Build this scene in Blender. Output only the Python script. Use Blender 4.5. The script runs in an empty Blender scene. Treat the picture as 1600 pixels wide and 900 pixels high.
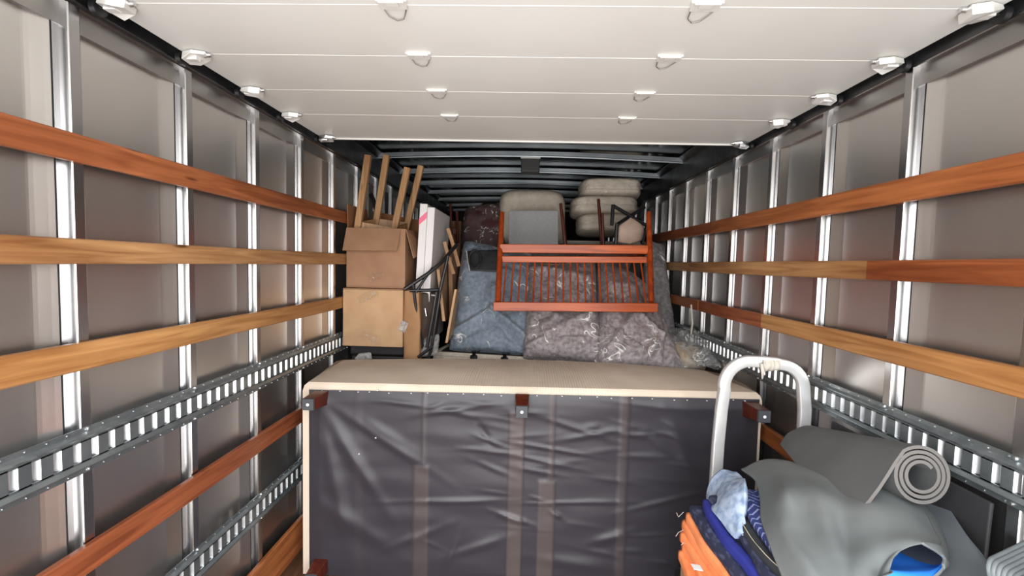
import bpy, bmesh, math, random
from mathutils import Vector, Matrix, noise
C = bpy.context.scene.collection
S = bpy.context.scene
PI = math.pi
H = 1.6                       # camera height above the truck floor
random.seed(7)

# ------------------------------------------------------------------ camera, light, exposure
FPX, YAW, PIT, ROL = 700.0, -.0289, -.0561, .0235
_f = Vector((math.sin(YAW)*math.cos(PIT), math.cos(YAW)*math.cos(PIT), math.sin(PIT)))
_r0 = Vector((math.cos(YAW), -math.sin(YAW), 0)); _u0 = _r0.cross(_f)
_r = math.cos(ROL)*_r0 + math.sin(ROL)*_u0
_u = -math.sin(ROL)*_r0 + math.cos(ROL)*_u0
cam_d = bpy.data.cameras.new('camera'); cam = bpy.data.objects.new('camera', cam_d); C.objects.link(cam)
cam_d.sensor_width = 36; cam_d.lens = 36*FPX/1600; cam_d.clip_start = .02
cam.matrix_world = Matrix(((_r.x, _u.x, -_f.x, 0), (_r.y, _u.y, -_f.y, 0), (_r.z, _u.z, -_f.z, H), (0, 0, 0, 1)))
S.camera = cam
S.view_settings.view_transform = 'Standard'; S.view_settings.look = 'None'
S.view_settings.exposure = 1.0; S.view_settings.gamma = 1.0; S.view_settings.use_curve_mapping = False
S.cycles.use_denoising = True
S.cycles.max_bounces = 8; S.cycles.diffuse_bounces = 5; S.cycles.glossy_bounces = 5
S.cycles.transparent_max_bounces = 12; S.cycles.caustics_reflective = False; S.cycles.caustics_refractive = False
S.cycles.sample_clamp_indirect = 8

w = bpy.data.worlds.new('overcast_sky'); S.world = w; w.use_nodes = True
wn = w.node_tree.nodes; wl = w.node_tree.links
bg = wn['Background']; tc = wn.new('ShaderNodeTexCoord'); sx = wn.new('ShaderNodeSeparateXYZ'); rp = wn.new('ShaderNodeValToRGB')
mp = wn.new('ShaderNodeMapRange'); mp.inputs[1].default_value = -1; mp.inputs[2].default_value = 1
wl.new(tc.outputs['Generated'], sx.inputs[0]); wl.new(sx.outputs[2], mp.inputs[0]); wl.new(mp.outputs[0], rp.inputs[0]); wl.new(rp.outputs[0], bg.inputs[0])
cr = rp.color_ramp
cr.elements[0].position = 0; cr.elements[0].color = (.80, .785, .77, 1)     # bright concrete yard
cr.elements[1].position = .47; cr.elements[1].color = (.72, .70, .68, 1)
for p, c in ((.50, (.62, .58, .54)), (.54, (.95, .93, .92)), (.62, (1.15, 1.17, 1.2)), (1., (1.0, 1.06, 1.15))):
    e = cr.elements.new(p); e.color = (*c, 1)
bg.inputs[1].default_value = 4.0
portal_d = bpy.data.lights.new('daylight_portal', 'AREA'); portal_d.shape = 'RECTANGLE'; portal_d.size = 2.5; portal_d.size_y = 2.4
portal_d.cycles.is_portal = True
portal = bpy.data.objects.new('daylight_portal', portal_d); C.objects.link(portal)
portal.location = (0, -.13, 1.2); portal.rotation_euler = (PI/2, 0, 0)

# ------------------------------------------------------------------ helpers
def px(x, y, Y):
    "point at depth Y seen in the 1600x900 photograph at x, y"
    d = _f + _r*((x-800)/FPX) - _u*((y-450)/FPX)
    p = d*(Y/d.y); return Vector((p.x, p.y, p.z+H))
def pz(x, y, z):
    "point at height z (above camera level) seen at x, y"
    d = _f + _r*((x-800)/FPX) - _u*((y-450)/FPX)
    p = d*(z/d.z); return Vector((p.x, p.y, p.z+H))
def V(x, y, z): return Vector((x, y, z+H))

class MB:
    def __init__(s): s.v = []; s.f = []; s.m = []
    def add(s, vs, fs, mi=0):
        b = len(s.v); s.v += [tuple(v) for v in vs]; s.f += [tuple(i+b for i in f) for f in fs]; s.m += [mi]*len(fs)
    def hexa(s, p, mi=0):      # bottom 4 ccw, top 4 ccw
        s.add(p, [(3,2,1,0),(4,5,6,7),(0,1,5,4),(1,2,6,5),(2,3,7,6),(3,0,4,7)], mi)
    def box(s, x0, x1, y0, y1, z0, z1, mi=0, M=None):
        p = [Vector(q) for q in ((x0,y0,z0),(x1,y0,z0),(x1,y1,z0),(x0,y1,z0),(x0,y0,z1),(x1,y0,z1),(x1,y1,z1),(x0,y1,z1))]
        if M: p = [M @ q for q in p]
        s.hexa(p, mi)
    def beam(s, a, b, wd, th, up=Vector((0,0,1)), mi=0):
        a = Vector(a); b = Vector(b); d = (b-a).normalized(); sd = d.cross(up)
        if sd.length < 1e-4: sd = d.cross(Vector((0,1,0)))
        sd.normalize(); n = sd.cross(d)
        q = [sd*(-wd/2)+n*(-th/2), sd*(wd/2)+n*(-th/2), sd*(wd/2)+n*(th/2), sd*(-wd/2)+n*(th/2)]
        s.hexa([a+k for k in q]+[b+k for k in q], mi)
    def tube(s, path, r, n=10, mi=0, closed=False, flat=None, up=Vector((0,1,0))):
        P = [Vector(p) for p in path]; N = len(P); vs = []; fs = []
        rs = r if isinstance(r, (list, tuple)) else [r]*N
        for i, p in enumerate(P):
            a = P[(i-1) % N] if closed or i > 0 else P[0]; b = P[(i+1) % N] if closed or i < N-1 else P[-1]
            t = (b-a).normalized(); sd = t.cross(up)
            if sd.length < 1e-3: sd = t.cross(Vector((1,0,.01)))
            sd.normalize(); nn = sd.cross(t)
            for k in range(n):
                an = 2*PI*k/n
                if flat:
                    ca, sa = math.cos(an), math.sin(an)
                    ca = math.copysign(abs(ca)**.3, ca); sa = math.copysign(abs(sa)**.3, sa)
                    vs.append(p + sd*ca*flat[0]/2 + nn*sa*flat[1]/2)
                else: vs.append(p + (sd*math.cos(an)+nn*math.sin(an))*rs[i])
        M_ = N if closed else N-1
        for i in range(M_):
            for k in range(n):
                a = i*n+k; b = i*n+(k+1) % n; c = ((i+1) % N)*n+(k+1) % n; d = ((i+1) % N)*n+k
                fs.append((a, b, c, d))
        if not closed: fs.append(tuple(range(n))[::-1]); fs.append(tuple((N-1)*n+k for k in range(n)))
        s.add(vs, fs, mi)
    def grid(s, fn, nu, nv, mi=0):
        vs = [fn(i/nu, j/nv) for j in range(nv+1) for i in range(nu+1)]
        fs = [(j*(nu+1)+i, j*(nu+1)+i+1, (j+1)*(nu+1)+i+1, (j+1)*(nu+1)+i) for j in range(nv) for i in range(nu)]
        s.add(vs, fs, mi)
    def prism(s, prof, y0, y1, fmap, mi=0, caps=True):
        "closed 2D profile swept from y0 to y1; fmap(p, q, y) -> point"
        n = len(prof); vs = [fmap(p, q, y0) for p, q in prof]+[fmap(p, q, y1) for p, q in prof]
        fs = [(i, (i+1) % n, n+(i+1) % n, n+i) for i in range(n)]
        if caps: fs += [tuple(range(n))[::-1], tuple(range(n, 2*n))]
        s.add(vs, fs, mi)
    def build(s, name, mats, parent=None, bevel=0, smooth=False, solid=0, seg=2, sub=0, angle=40):
        me = bpy.data.meshes.new(name); me.from_pydata(s.v, [], s.f)
        if not isinstance(mats, (list, tuple)): mats = [mats]
        for m in mats: me.materials.append(m)
        for p, mi in zip(me.polygons, s.m): p.material_index = mi
        bm = bmesh.new(); bm.from_mesh(me)
        if smooth == 'weld': bmesh.ops.remove_doubles(bm, verts=bm.verts, dist=1e-5)
        if not solid: bmesh.ops.recalc_face_normals(bm, faces=bm.faces)
        bm.to_mesh(me); bm.free()
        o = bpy.data.objects.new(name, me); C.objects.link(o)
        if parent: o.parent = parent; o.matrix_parent_inverse = parent.matrix_basis.inverted()
        if solid:
            md = o.modifiers.new('thickness', 'SOLIDIFY'); md.thickness = solid; md.offset = 0
            if len(mats) > 1: md.material_offset = 1; md.material_offset_rim = 1
        if bevel:
            md = o.modifiers.new('edge', 'BEVEL'); md.width = bevel; md.segments = seg; md.limit_method = 'ANGLE'; md.angle_limit = math.radians(35)
        if sub:
            md = o.modifiers.new('sub', 'SUBSURF'); md.levels = sub; md.render_levels = sub
        if smooth:
            for p in me.polygons: p.use_smooth = True
            if smooth != 'all' and hasattr(me, 'set_sharp_from_angle'): me.set_sharp_from_angle(angle=math.radians(angle))
        return o

def thing(name, label, cat, loc=(0,0,0), group=None):
    o = bpy.data.objects.new(name, None); C.objects.link(o); o.location = loc; o.empty_display_size = .05
    o['label'] = label; o['category'] = cat
    if group: o['group'] = group
    return o
def tag(o, label, cat, group=None):
    o['label'] = label; o['category'] = cat
    if group: o['group'] = group
    return o
def struct(o): o['kind'] = 'structure'; return o

# ------------------------------------------------------------------ materials
def srgb(r, g, b):
    f = lambda c: (c/255/12.92) if c/255 <= .04045 else ((c/255+.055)/1.055)**2.4
    return (f(r), f(g), f(b), 1)
def mat(name, col, rough=.6, metal=0, col2=None, nscale=8, stretch=(1,1,1), bump=0, bscale=40, coat=0, spec=.5, sheen=0, detail=4, ramp=(.35,.65), dist=.001, rvar=0):
    m = bpy.data.materials.new(name); m.use_nodes = True; n = m.node_tree.nodes; l = m.node_tree.links
    b = n['Principled BSDF']; b.inputs['Base Color'].default_value = col; b.inputs['Roughness'].default_value = rough
    b.inputs['Metallic'].default_value = metal; b.inputs['Specular IOR Level'].default_value = spec; b.inputs['Coat Weight'].default_value = coat
    b.inputs['Coat Roughness'].default_value = .2; b.inputs['Sheen Weight'].default_value = sheen
    tc = n.new('ShaderNodeTexCoord'); mp = n.new('ShaderNodeMapping'); mp.inputs['Scale'].default_value = stretch
    l.new(tc.outputs['Object'], mp.inputs[0])
    if col2:
        nz = n.new('ShaderNodeTexNoise'); nz.inputs['Scale'].default_value = nscale; nz.inputs['Detail'].default_value = detail
        r = n.new('ShaderNodeValToRGB'); r.color_ramp.elements[0].position = ramp[0]; r.color_ramp.elements[1].position = ramp[1]
        r.color_ramp.elements[0].color = col; r.color_ramp.elements[1].color = col2
        l.new(mp.outputs[0], nz.inputs[0]); l.new(nz.outputs[0], r.inputs[0]); l.new(r.outputs[0], b.inputs['Base Color'])
        if rvar:
            mr = n.new('ShaderNodeMapRange'); mr.inputs[3].default_value = rough-rvar; mr.inputs[4].default_value = rough+rvar
            l.new(nz.outputs[0], mr.inputs[0]); l.new(mr.outputs[0], b.inputs['Roughness'])
    if bump:
        nb = n.new('ShaderNodeTexNoise'); nb.inputs['Scale'].default_value = bscale; nb.inputs['Detail'].default_value = 5
        bp = n.new('ShaderNodeBump'); bp.inputs['Strength'].default_value = bump; bp.inputs['Distance'].default_value = dist
        l.new(mp.outputs[0], nb.inputs[0]); l.new(nb.outputs[0], bp.inputs['Height']); l.new(bp.outputs[0], b.inputs['Normal'])
    return m

def wood(name, light, dark, axis='Y', rough=.38, knots=True, scale=1.0):
    m = bpy.data.materials.new(name); m.use_nodes = True; n = m.node_tree.nodes; l = m.node_tree.links
    b = n['Principled BSDF']; b.inputs['Roughness'].default_value = rough; b.inputs['Coat Weight'].default_value = .05; b.inputs['Specular IOR Level'].default_value = .35
    tc = n.new('ShaderNodeTexCoord'); mp = n.new('ShaderNodeMapping')
    k = {'X': (.8, 14, 14), 'Y': (14, .8, 14), 'Z': (14, 14, .8)}[axis]; mp.inputs['Scale'].default_value = tuple(a*scale for a in k)
    l.new(tc.outputs['Object'], mp.inputs[0])
    nz = n.new('ShaderNodeTexNoise'); nz.inputs['Scale'].default_value = 2.2; nz.inputs['Detail'].default_value = 6; nz.inputs['Distortion'].default_value = 1.4
    l.new(mp.outputs[0], nz.inputs[0])
    r = n.new('ShaderNodeValToRGB'); r.color_ramp.elements[0].position = .3; r.color_ramp.elements[1].position = .68
    r.color_ramp.elements[0].color = dark; r.color_ramp.elements[1].color = light
    l.new(nz.outputs[0], r.inputs[0])
    n2 = n.new('ShaderNodeTexNoise'); n2.inputs['Scale'].default_value = 1.3; n2.inputs['Detail'].default_value = 2
    l.new(tc.outputs['Object'], n2.inputs[0])
    mx = n.new('ShaderNodeMix'); mx.data_type = 'RGBA'; mx.blend_type = 'MULTIPLY'
    r2 = n.new('ShaderNodeValToRGB'); r2.color_ramp.elements[0].position = .35; r2.color_ramp.elements[1].position = .65
    r2.color_ramp.elements[0].color = (.66, .58, .52, 1); r2.color_ramp.elements[1].color = (1.0, 1.0, 1.0, 1)
    l.new(n2.outputs[0], r2.inputs[0]); mx.inputs[0].default_value = 1
    l.new(r.outputs[0], mx.inputs[6]); l.new(r2.outputs[0], mx.inputs[7]); out = mx.outputs[2]
    if knots:
        vo = n.new('ShaderNodeTexVoronoi'); mk = n.new('ShaderNodeMapping'); mk.inputs['Scale'].default_value = {'Y': (6, 2.6, 14), 'X': (2.6, 6, 14), 'Z': (6, 14, 2.6)}[axis]
        l.new(tc.outputs['Object'], mk.inputs[0]); l.new(mk.outputs[0], vo.inputs[0]); vo.inputs['Scale'].default_value = 1
        rk = n.new('ShaderNodeValToRGB'); rk.color_ramp.elements[0].position = .05; rk.color_ramp.elements[1].position = .12
        rk.color_ramp.elements[0].color = (.18, .09, .05, 1); rk.color_ramp.elements[1].color = (1, 1, 1, 1)
        l.new(vo.outputs['Distance'], rk.inputs[0])
        m2 = n.new('ShaderNodeMix'); m2.data_type = 'RGBA'; m2.blend_type = 'MULTIPLY'; m2.inputs[0].default_value = .9
        l.new(out, m2.inputs[6]); l.new(rk.outputs[0], m2.inputs[7]); out = m2.outputs[2]
    l.new(out, b.inputs['Base Color'])
    bp = n.new('ShaderNodeBump'); bp.inputs['Strength'].default_value = .15; bp.inputs['Distance'].default_value = .001
    l.new(nz.outputs[0], bp.inputs['Height']); l.new(bp.outputs[0], b.inputs['Normal'])
    return m

ALU = mat('brushed_aluminium_sheet', (.74,.73,.71,1), .36, 1, (.82,.81,.79,1), 2.0, (1,1.2,.5), bump=.06, bscale=220, rvar=.03)
POST = mat('galvanised_post', (.50,.50,.51,1), .25, 1, (.60,.60,.61,1), 6, (1,1,.3), bump=.04, bscale=90)
SEAM = mat('black_sealant_seam', (.012,.012,.012,1), .8)
RAILM = mat('dark_roof_rail_steel', (.06,.06,.063,1), .38, .9, (.16,.16,.165,1), 5)
TOPPL = mat('wall_top_plate', (.38,.37,.36,1), .33, 1, (.5,.49,.48,1), 3)
TRACK = mat('zinc_track_steel', (.27,.31,.325,1), .38, .85, (.38,.42,.435,1), 14, bump=.1, bscale=60)
TRACKLIP_LIT = mat('zinc_slot_lip_lit', (.74,.77,.79,1), .35, 1)  # paler copy of the track zinc: daylight on the lips put into the colour
ROOFM = mat('roof_sheet', (.035,.034,.033,1), .16, 1, (.10,.098,.095,1), 2.4, bump=.3, bscale=2.2, dist=.03)
BOWM = mat('roof_bow_steel', (.22,.25,.27,1), .42, .7, (.30,.33,.35,1), 5)
FLOORM = wood('truck_floor_boards', srgb(110,80,55), srgb(60,42,30), 'Y', .6, False)
FRONTW = wood('front_bulkhead_plywood', srgb(70,50,38), srgb(40,30,25), 'Z', .6, False)
DOORM = mat('door_panel_white', srgb(234,234,230), .45, 0, srgb(222,221,216), 1.6, bump=.05, bscale=120, ramp=(.3,.75))
DOORSEAM = mat('door_seam_bead', srgb(240,239,235), .5)
HINGE = mat('white_hinge_plate', srgb(240,240,236), .32, .2)
ZINC = mat('bright_zinc', (.72,.73,.74,1), .3, 1)
BLKP = mat('black_plastic', (.012,.012,.013,1), .4)
BLKM = mat('black_metal_tube', (.018,.018,.02,1), .35, .3)
CARD = mat('cardboard', srgb(194,158,122), .8, 0, srgb(182,146,110), 9, bump=.12, bscale=50)
CARD2 = mat('cardboard_brown', srgb(166,128,98), .8, 0, srgb(154,116,88), 9, bump=.12, bscale=50)
CARDIN = mat('cardboard_inside', srgb(150,104,68), .85)
TAPE = mat('clear_parcel_tape', srgb(205,175,145), .12, coat=1)
WHITEB = mat('white_carton', srgb(232,230,230), .55, bump=.05, bscale=60)
PINK = mat('pink_tape', srgb(240,120,150), .5)
PINE = wood('pine_leg', srgb(204,164,120), srgb(164,124,84), 'Z', .5, True)
CHERRY = wood('cherry_varnish', srgb(206,98,36), srgb(160,66,22), 'X', .3, False)
CHERRYZ = wood('cherry_varnish_upright', srgb(190,84,34), srgb(140,54,22), 'Z', .3, False)
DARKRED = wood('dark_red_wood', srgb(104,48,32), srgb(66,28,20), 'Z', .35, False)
LEGW = wood('mahogany_sofa_leg', srgb(104,44,28), srgb(70,26,16), 'Z', .3, False)
FELT = mat('grey_felt_pad', srgb(70,72,76), .8)
SCREW = mat('white_screw_cap', srgb(240,240,240), .4)
SOFA2M = mat('cream_sofa_fabric', srgb(206,196,180), .85, 0, srgb(192,180,164), 40, bump=.2, bscale=180)
BLKC = mat('black_dust_cloth', srgb(40,40,42), .6, 0, srgb(52,52,54), 4, bump=.3, bscale=6, dist=.01)
BLUEF = mat('slate_blue_cushion_fabric', srgb(108,122,136), .8, 0, srgb(134,146,160), 40, bump=.25, bscale=60, dist=.002, sheen=.2)
GREYF = mat('taupe_grey_cushion_fabric', srgb(122,114,116), .8, 0, srgb(168,158,160), 40, bump=.25, bscale=60, dist=.002, sheen=.2)
GREYF2 = mat('grey_cushion_fabric', srgb(116,112,114), .8, 0, srgb(152,146,148), 40, bump=.25, bscale=60, dist=.002, sheen=.2)
CREAMC = mat('cream_cushion_fabric', srgb(208,196,178), .8, 0, srgb(222,210,194), 20, bump=.3, bscale=60, dist=.002)
MAROON = mat('maroon_cushion_fabric', srgb(74,30,34), .7, 0, srgb(58,24,28), 8)
GREYB = mat('grey_woven_board', srgb(148,150,152), .8, 0, srgb(166,168,170), 160, bump=.2, bscale=260)
DARKBOX = mat('dark_storage_trunk', srgb(34,32,32), .6, 0, srgb(44,41,40), 5)
BAGBLK = mat('black_nylon_bag', (.014,.014,.016,1), .5, 0, (.03,.03,.033,1), 8, bump=.4, bscale=14, dist=.01)
BROWNC = mat('brown_suitcase_cloth', srgb(70,52,40), .7, 0, srgb(50,37,30), 6, bump=.3, bscale=10, dist=.01)
ALTUBE = mat('hand_truck_aluminium', (.74,.74,.74,1), .36, .55, (.84,.84,.83,1), 7, bump=.08, bscale=60)
FOAM = mat('charcoal_foam', srgb(84,86,86), .75, 0, srgb(94,95,95), 5, bump=.25, bscale=500, dist=.0006)
FOAMEDGE = mat('foam_cut_edge', srgb(104,101,98), .8, bump=.2, bscale=200)
NEO = mat('grey_neoprene', srgb(94,99,99), .8, 0, srgb(116,120,119), 3.5, bump=.15, bscale=300, dist=.0005)
NEOBLUE = mat('bright_blue_underside', srgb(40,128,224), .7, 0, srgb(52,142,236), 6)
NEODK = mat('dark_grey_neoprene', srgb(86,91,95), .8, 0, srgb(98,103,107), 4, bump=.15, bscale=300, dist=.0005)
RIBG = mat('grey_ribbed_rubber', srgb(88,94,96), .6, 0, srgb(100,106,108), 20)
ORANGE = mat('orange_binding', srgb(244,138,84), .8, 0, srgb(252,154,98), 12, bump=.3, bscale=90, dist=.001)
NAVY = mat('dark_navy_quilting', srgb(34,38,62), .8, 0, srgb(86,90,118), 55, (1,.5,1), bump=.9, bscale=36, dist=.004, ramp=(.5,.72))
ROYAL = mat('royal_blue_piping', srgb(38,46,132), .7)
BLKBIND = mat('black_binding', srgb(44,46,50), .75)
STITCH = mat('pale_stitching', srgb(190,184,160), .7)
HEATH = mat('heather_blue_knit', srgb(128,148,178), .9, 0, srgb(176,192,214), 34, bump=.5, bscale=60, dist=.002, ramp=(.35,.6))
CORD = mat('off_white_cord', srgb(190,184,170), .7)
PAPERW = mat('brown_wrapping_paper', srgb(166,126,88), .75, 0, srgb(150,110,74), 6, bump=.4, bscale=14, dist=.006)

def film(name, amt=.12, scale=9, glint_amt=.5, gls=.32):
    m = bpy.data.materials.new(name); m.use_nodes = True; n = m.node_tree.nodes; l = m.node_tree.links
    n.remove(n['Principled BSDF']); out = n['Material Output']
    tr = n.new('ShaderNodeBsdfTransparent'); gl = n.new('ShaderNodeBsdfGlossy'); gl.inputs['Roughness'].default_value = .07; gl.inputs['Color'].default_value = (.95,.95,.95,1)
    df = n.new('ShaderNodeBsdfDiffuse'); df.inputs[0].default_value = (.93,.92,.9,1)
    tc = n.new('ShaderNodeTexCoord'); nz = n.new('ShaderNodeTexNoise'); nz.inputs['Scale'].default_value = scale; nz.inputs['Detail'].default_value = 6; nz.inputs['Distortion'].default_value = 1.6
    l.new(tc.outputs['Object'], nz.inputs[0])
    bp = n.new('ShaderNodeBump'); bp.inputs['Strength'].default_value = 1; bp.inputs['Distance'].default_value = .03; l.new(nz.outputs[0], bp.inputs['Height'])
    l.new(bp.outputs[0], gl.inputs['Normal']); l.new(bp.outputs[0], df.inputs['Normal'])
    lw = n.new('ShaderNodeFresnel'); lw.inputs[0].default_value = 1.35; l.new(bp.outputs[0], lw.inputs['Normal'])
    a = n.new('ShaderNodeMath'); a.operation = 'MULTIPLY_ADD'; a.inputs[1].default_value = gls; a.inputs[2].default_value = .0; l.new(lw.outputs[0], a.inputs[0])
    
    n1 = n.new('ShaderNodeTexNoise'); n1.inputs['Scale'].default_value = scale*.9; n1.inputs['Detail'].default_value = 2; n1.inputs['Distortion'].default_value = 2.2; l.new(tc.outputs['Object'], n1.inputs[0])
    n2 = n.new('ShaderNodeTexNoise'); n2.inputs['Scale'].default_value = scale*1.3; n2.inputs['Detail'].default_value = 1
    mpn = n.new('ShaderNodeMapping'); mpn.inputs['Location'].default_value = (3.3,1.1,7.7); l.new(tc.outputs['Object'], mpn.inputs[0]); l.new(mpn.outputs[0], n2.inputs[0])
    def mth(op, x, y):
        k = n.new('ShaderNodeMath'); k.operation = op
        for i, q in enumerate((x, y)):
            if isinstance(q, (int, float)): k.inputs[i].default_value = q
            elif q is not None: l.new(q, k.inputs[i])
        return k.outputs[0]
    rid = mth('ABSOLUTE', mth('SUBTRACT', n1.outputs[0], .5), None)
    mrr = n.new('ShaderNodeMapRange'); mrr.inputs[1].default_value = .022; mrr.inputs[2].default_value = .004; l.new(rid, mrr.inputs[0])
    mk = n.new('ShaderNodeMapRange'); mk.inputs[1].default_value = .52; mk.inputs[2].default_value = .60; l.new(n2.outputs[0], mk.inputs[0])
    painted_glint = mth('MULTIPLY', mth('MULTIPLY', mrr.outputs[0], mk.outputs[0]), glint_amt)  # glints on the plastic painted as thin white diffuse streaks
    m1 = n.new('ShaderNodeMixShader'); l.new(mth('MAXIMUM', painted_glint, amt), m1.inputs[0]); l.new(tr.outputs[0], m1.inputs[1]); l.new(df.outputs[0], m1.inputs[2])
    m2 = n.new('ShaderNodeMixShader'); l.new(a.outputs[0], m2.inputs[0]); l.new(m1.outputs[0], m2.inputs[1]); l.new(gl.outputs[0], m2.inputs[2])
    l.new(m2.outputs[0], out.inputs[0]); return m
FILM = film('clear_plastic_film', .0, 4.5, .9); FILMC = film('crumpled_plastic_film', .04, 11, .9)

# beige sofa cloth: fine weave, ribbed pleats in a middle zone
def sofa_cloth():
    m = mat('beige_sofa_fabric', srgb(214,198,180), .85, 0, srgb(204,187,168), 5, bump=.1, bscale=90)
    n = m.node_tree.nodes; l = m.node_tree.links; b = n['Principled BSDF']
    tc = n.new('ShaderNodeTexCoord'); s_ = n.new('ShaderNodeSeparateXYZ'); l.new(tc.outputs['Object'], s_.inputs[0])
    wv = n.new('ShaderNodeTexWave'); wv.inputs['Scale'].default_value = 24; wv.inputs['Distortion'].default_value = 1.2; wv.inputs['Detail'].default_value = 2; wv.inputs['Detail Scale'].default_value = .6
    mpp = n.new('ShaderNodeMapping'); mpp.inputs['Scale'].default_value = (1,.15,.15); l.new(tc.outputs['Object'], mpp.inputs[0]); l.new(mpp.outputs[0], wv.inputs[0])
    ab = n.new('ShaderNodeMath'); ab.operation = 'ADD'; ab.inputs[1].default_value = -.02; l.new(s_.outputs[0], ab.inputs[0])
    a2 = n.new('ShaderNodeMath'); a2.operation = 'ABSOLUTE'; l.new(ab.outputs[0], a2.inputs[0])
    mr = n.new('ShaderNodeMapRange'); mr.inputs[1].default_value = .5; mr.inputs[2].default_value = .12; l.new(a2.outputs[0], mr.inputs[0])
    mu = n.new('ShaderNodeMath'); mu.operation = 'MULTIPLY'; l.new(wv.outputs['Fac'], mu.inputs[0]); l.new(mr.outputs[0], mu.inputs[1])
    bp = n.new('ShaderNodeBump'); bp.inputs['Strength'].default_value = .8; bp.inputs['Distance'].default_value = .004; l.new(mu.outputs[0], bp.inputs['Height'])
    old = b.inputs['Normal'].links[0].from_socket; l.new(old, bp.inputs['Normal']); l.new(bp.outputs[0], b.inputs['Normal'])
    return m
SOFAM = sofa_cloth()

def cover_mat():
    m = mat('charcoal_dust_cover', srgb(58,55,62), .42, spec=.45, sheen=.1)
    n = m.node_tree.nodes; l = m.node_tree.links; b = n['Principled BSDF']
    at = n.new('ShaderNodeAttribute'); at.attribute_name = 'band'
    mx = n.new('ShaderNodeMix'); mx.data_type = 'RGBA'; mx.inputs[6].default_value = srgb(47,44,50); mx.inputs[7].default_value = srgb(78,68,66)
    l.new(at.outputs['Fac'], mx.inputs[0]); l.new(mx.outputs[2], b.inputs['Base Color'])
    tc = n.new('ShaderNodeTexCoord'); nz = n.new('ShaderNodeTexNoise'); nz.inputs['Scale'].default_value = 6; nz.inputs['Detail'].default_value = 7
    l.new(tc.outputs['Object'], nz.inputs[0]); bp = n.new('ShaderNodeBump'); bp.inputs['Strength'].default_value = .35; bp.inputs['Distance'].default_value = .006
    l.new(nz.outputs[0], bp.inputs['Height']); l.new(bp.outputs[0], b.inputs['Normal'])
    return m
COVER = cover_mat()

def quilt_mat():
    "blue quilting with a pale zigzag stitch"
    m = mat('blue_zigzag_quilting', srgb(52,66,124), .8)
    n = m.node_tree.nodes; l = m.node_tree.links; b = n['Principled BSDF']
    tc = n.new('ShaderNodeTexCoord'); s_ = n.new('ShaderNodeSeparateXYZ'); l.new(tc.outputs['Object'], s_.inputs[0])
    def M(op, a, bb=None):
        k = n.new('ShaderNodeMath'); k.operation = op
        for i, q in enumerate((a, bb)):
            if q is None: continue
            if isinstance(q, (int, float)): k.inputs[i].default_value = q
            else: l.new(q, k.inputs[i])
        return k.outputs[0]
    tri = M('PINGPONG', M('ADD', s_.outputs[0], 5.0), .035)
    t = M('ADD', s_.outputs[1], M('MULTIPLY', tri, 1.0))
    fr = M('FRACT', M('MULTIPLY', t, 38))
    line = M('LESS_THAN', fr, .26)
    nz = n.new('ShaderNodeTexNoise'); nz.inputs['Scale'].default_value = 60; l.new(tc.outputs['Object'], nz.inputs[0])
    line = M('MULTIPLY', line, M('GREATER_THAN', nz.outputs[0], .40))
    mx = n.new('ShaderNodeMix'); mx.data_type = 'RGBA'; mx.inputs[6].default_value = srgb(48,60,120); mx.inputs[7].default_value = srgb(150,162,206)
    l.new(line, mx.inputs[0]); l.new(mx.outputs[2], b.inputs['Base Color'])
    bp = n.new('ShaderNodeBump'); bp.inputs['Strength'].default_value = .8; bp.inputs['Distance'].default_value = .004; bp.invert = True
    l.new(fr, bp.inputs['Height']); l.new(bp.outputs[0], b.inputs['Normal'])
    return m
QUILT = quilt_mat()

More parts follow.
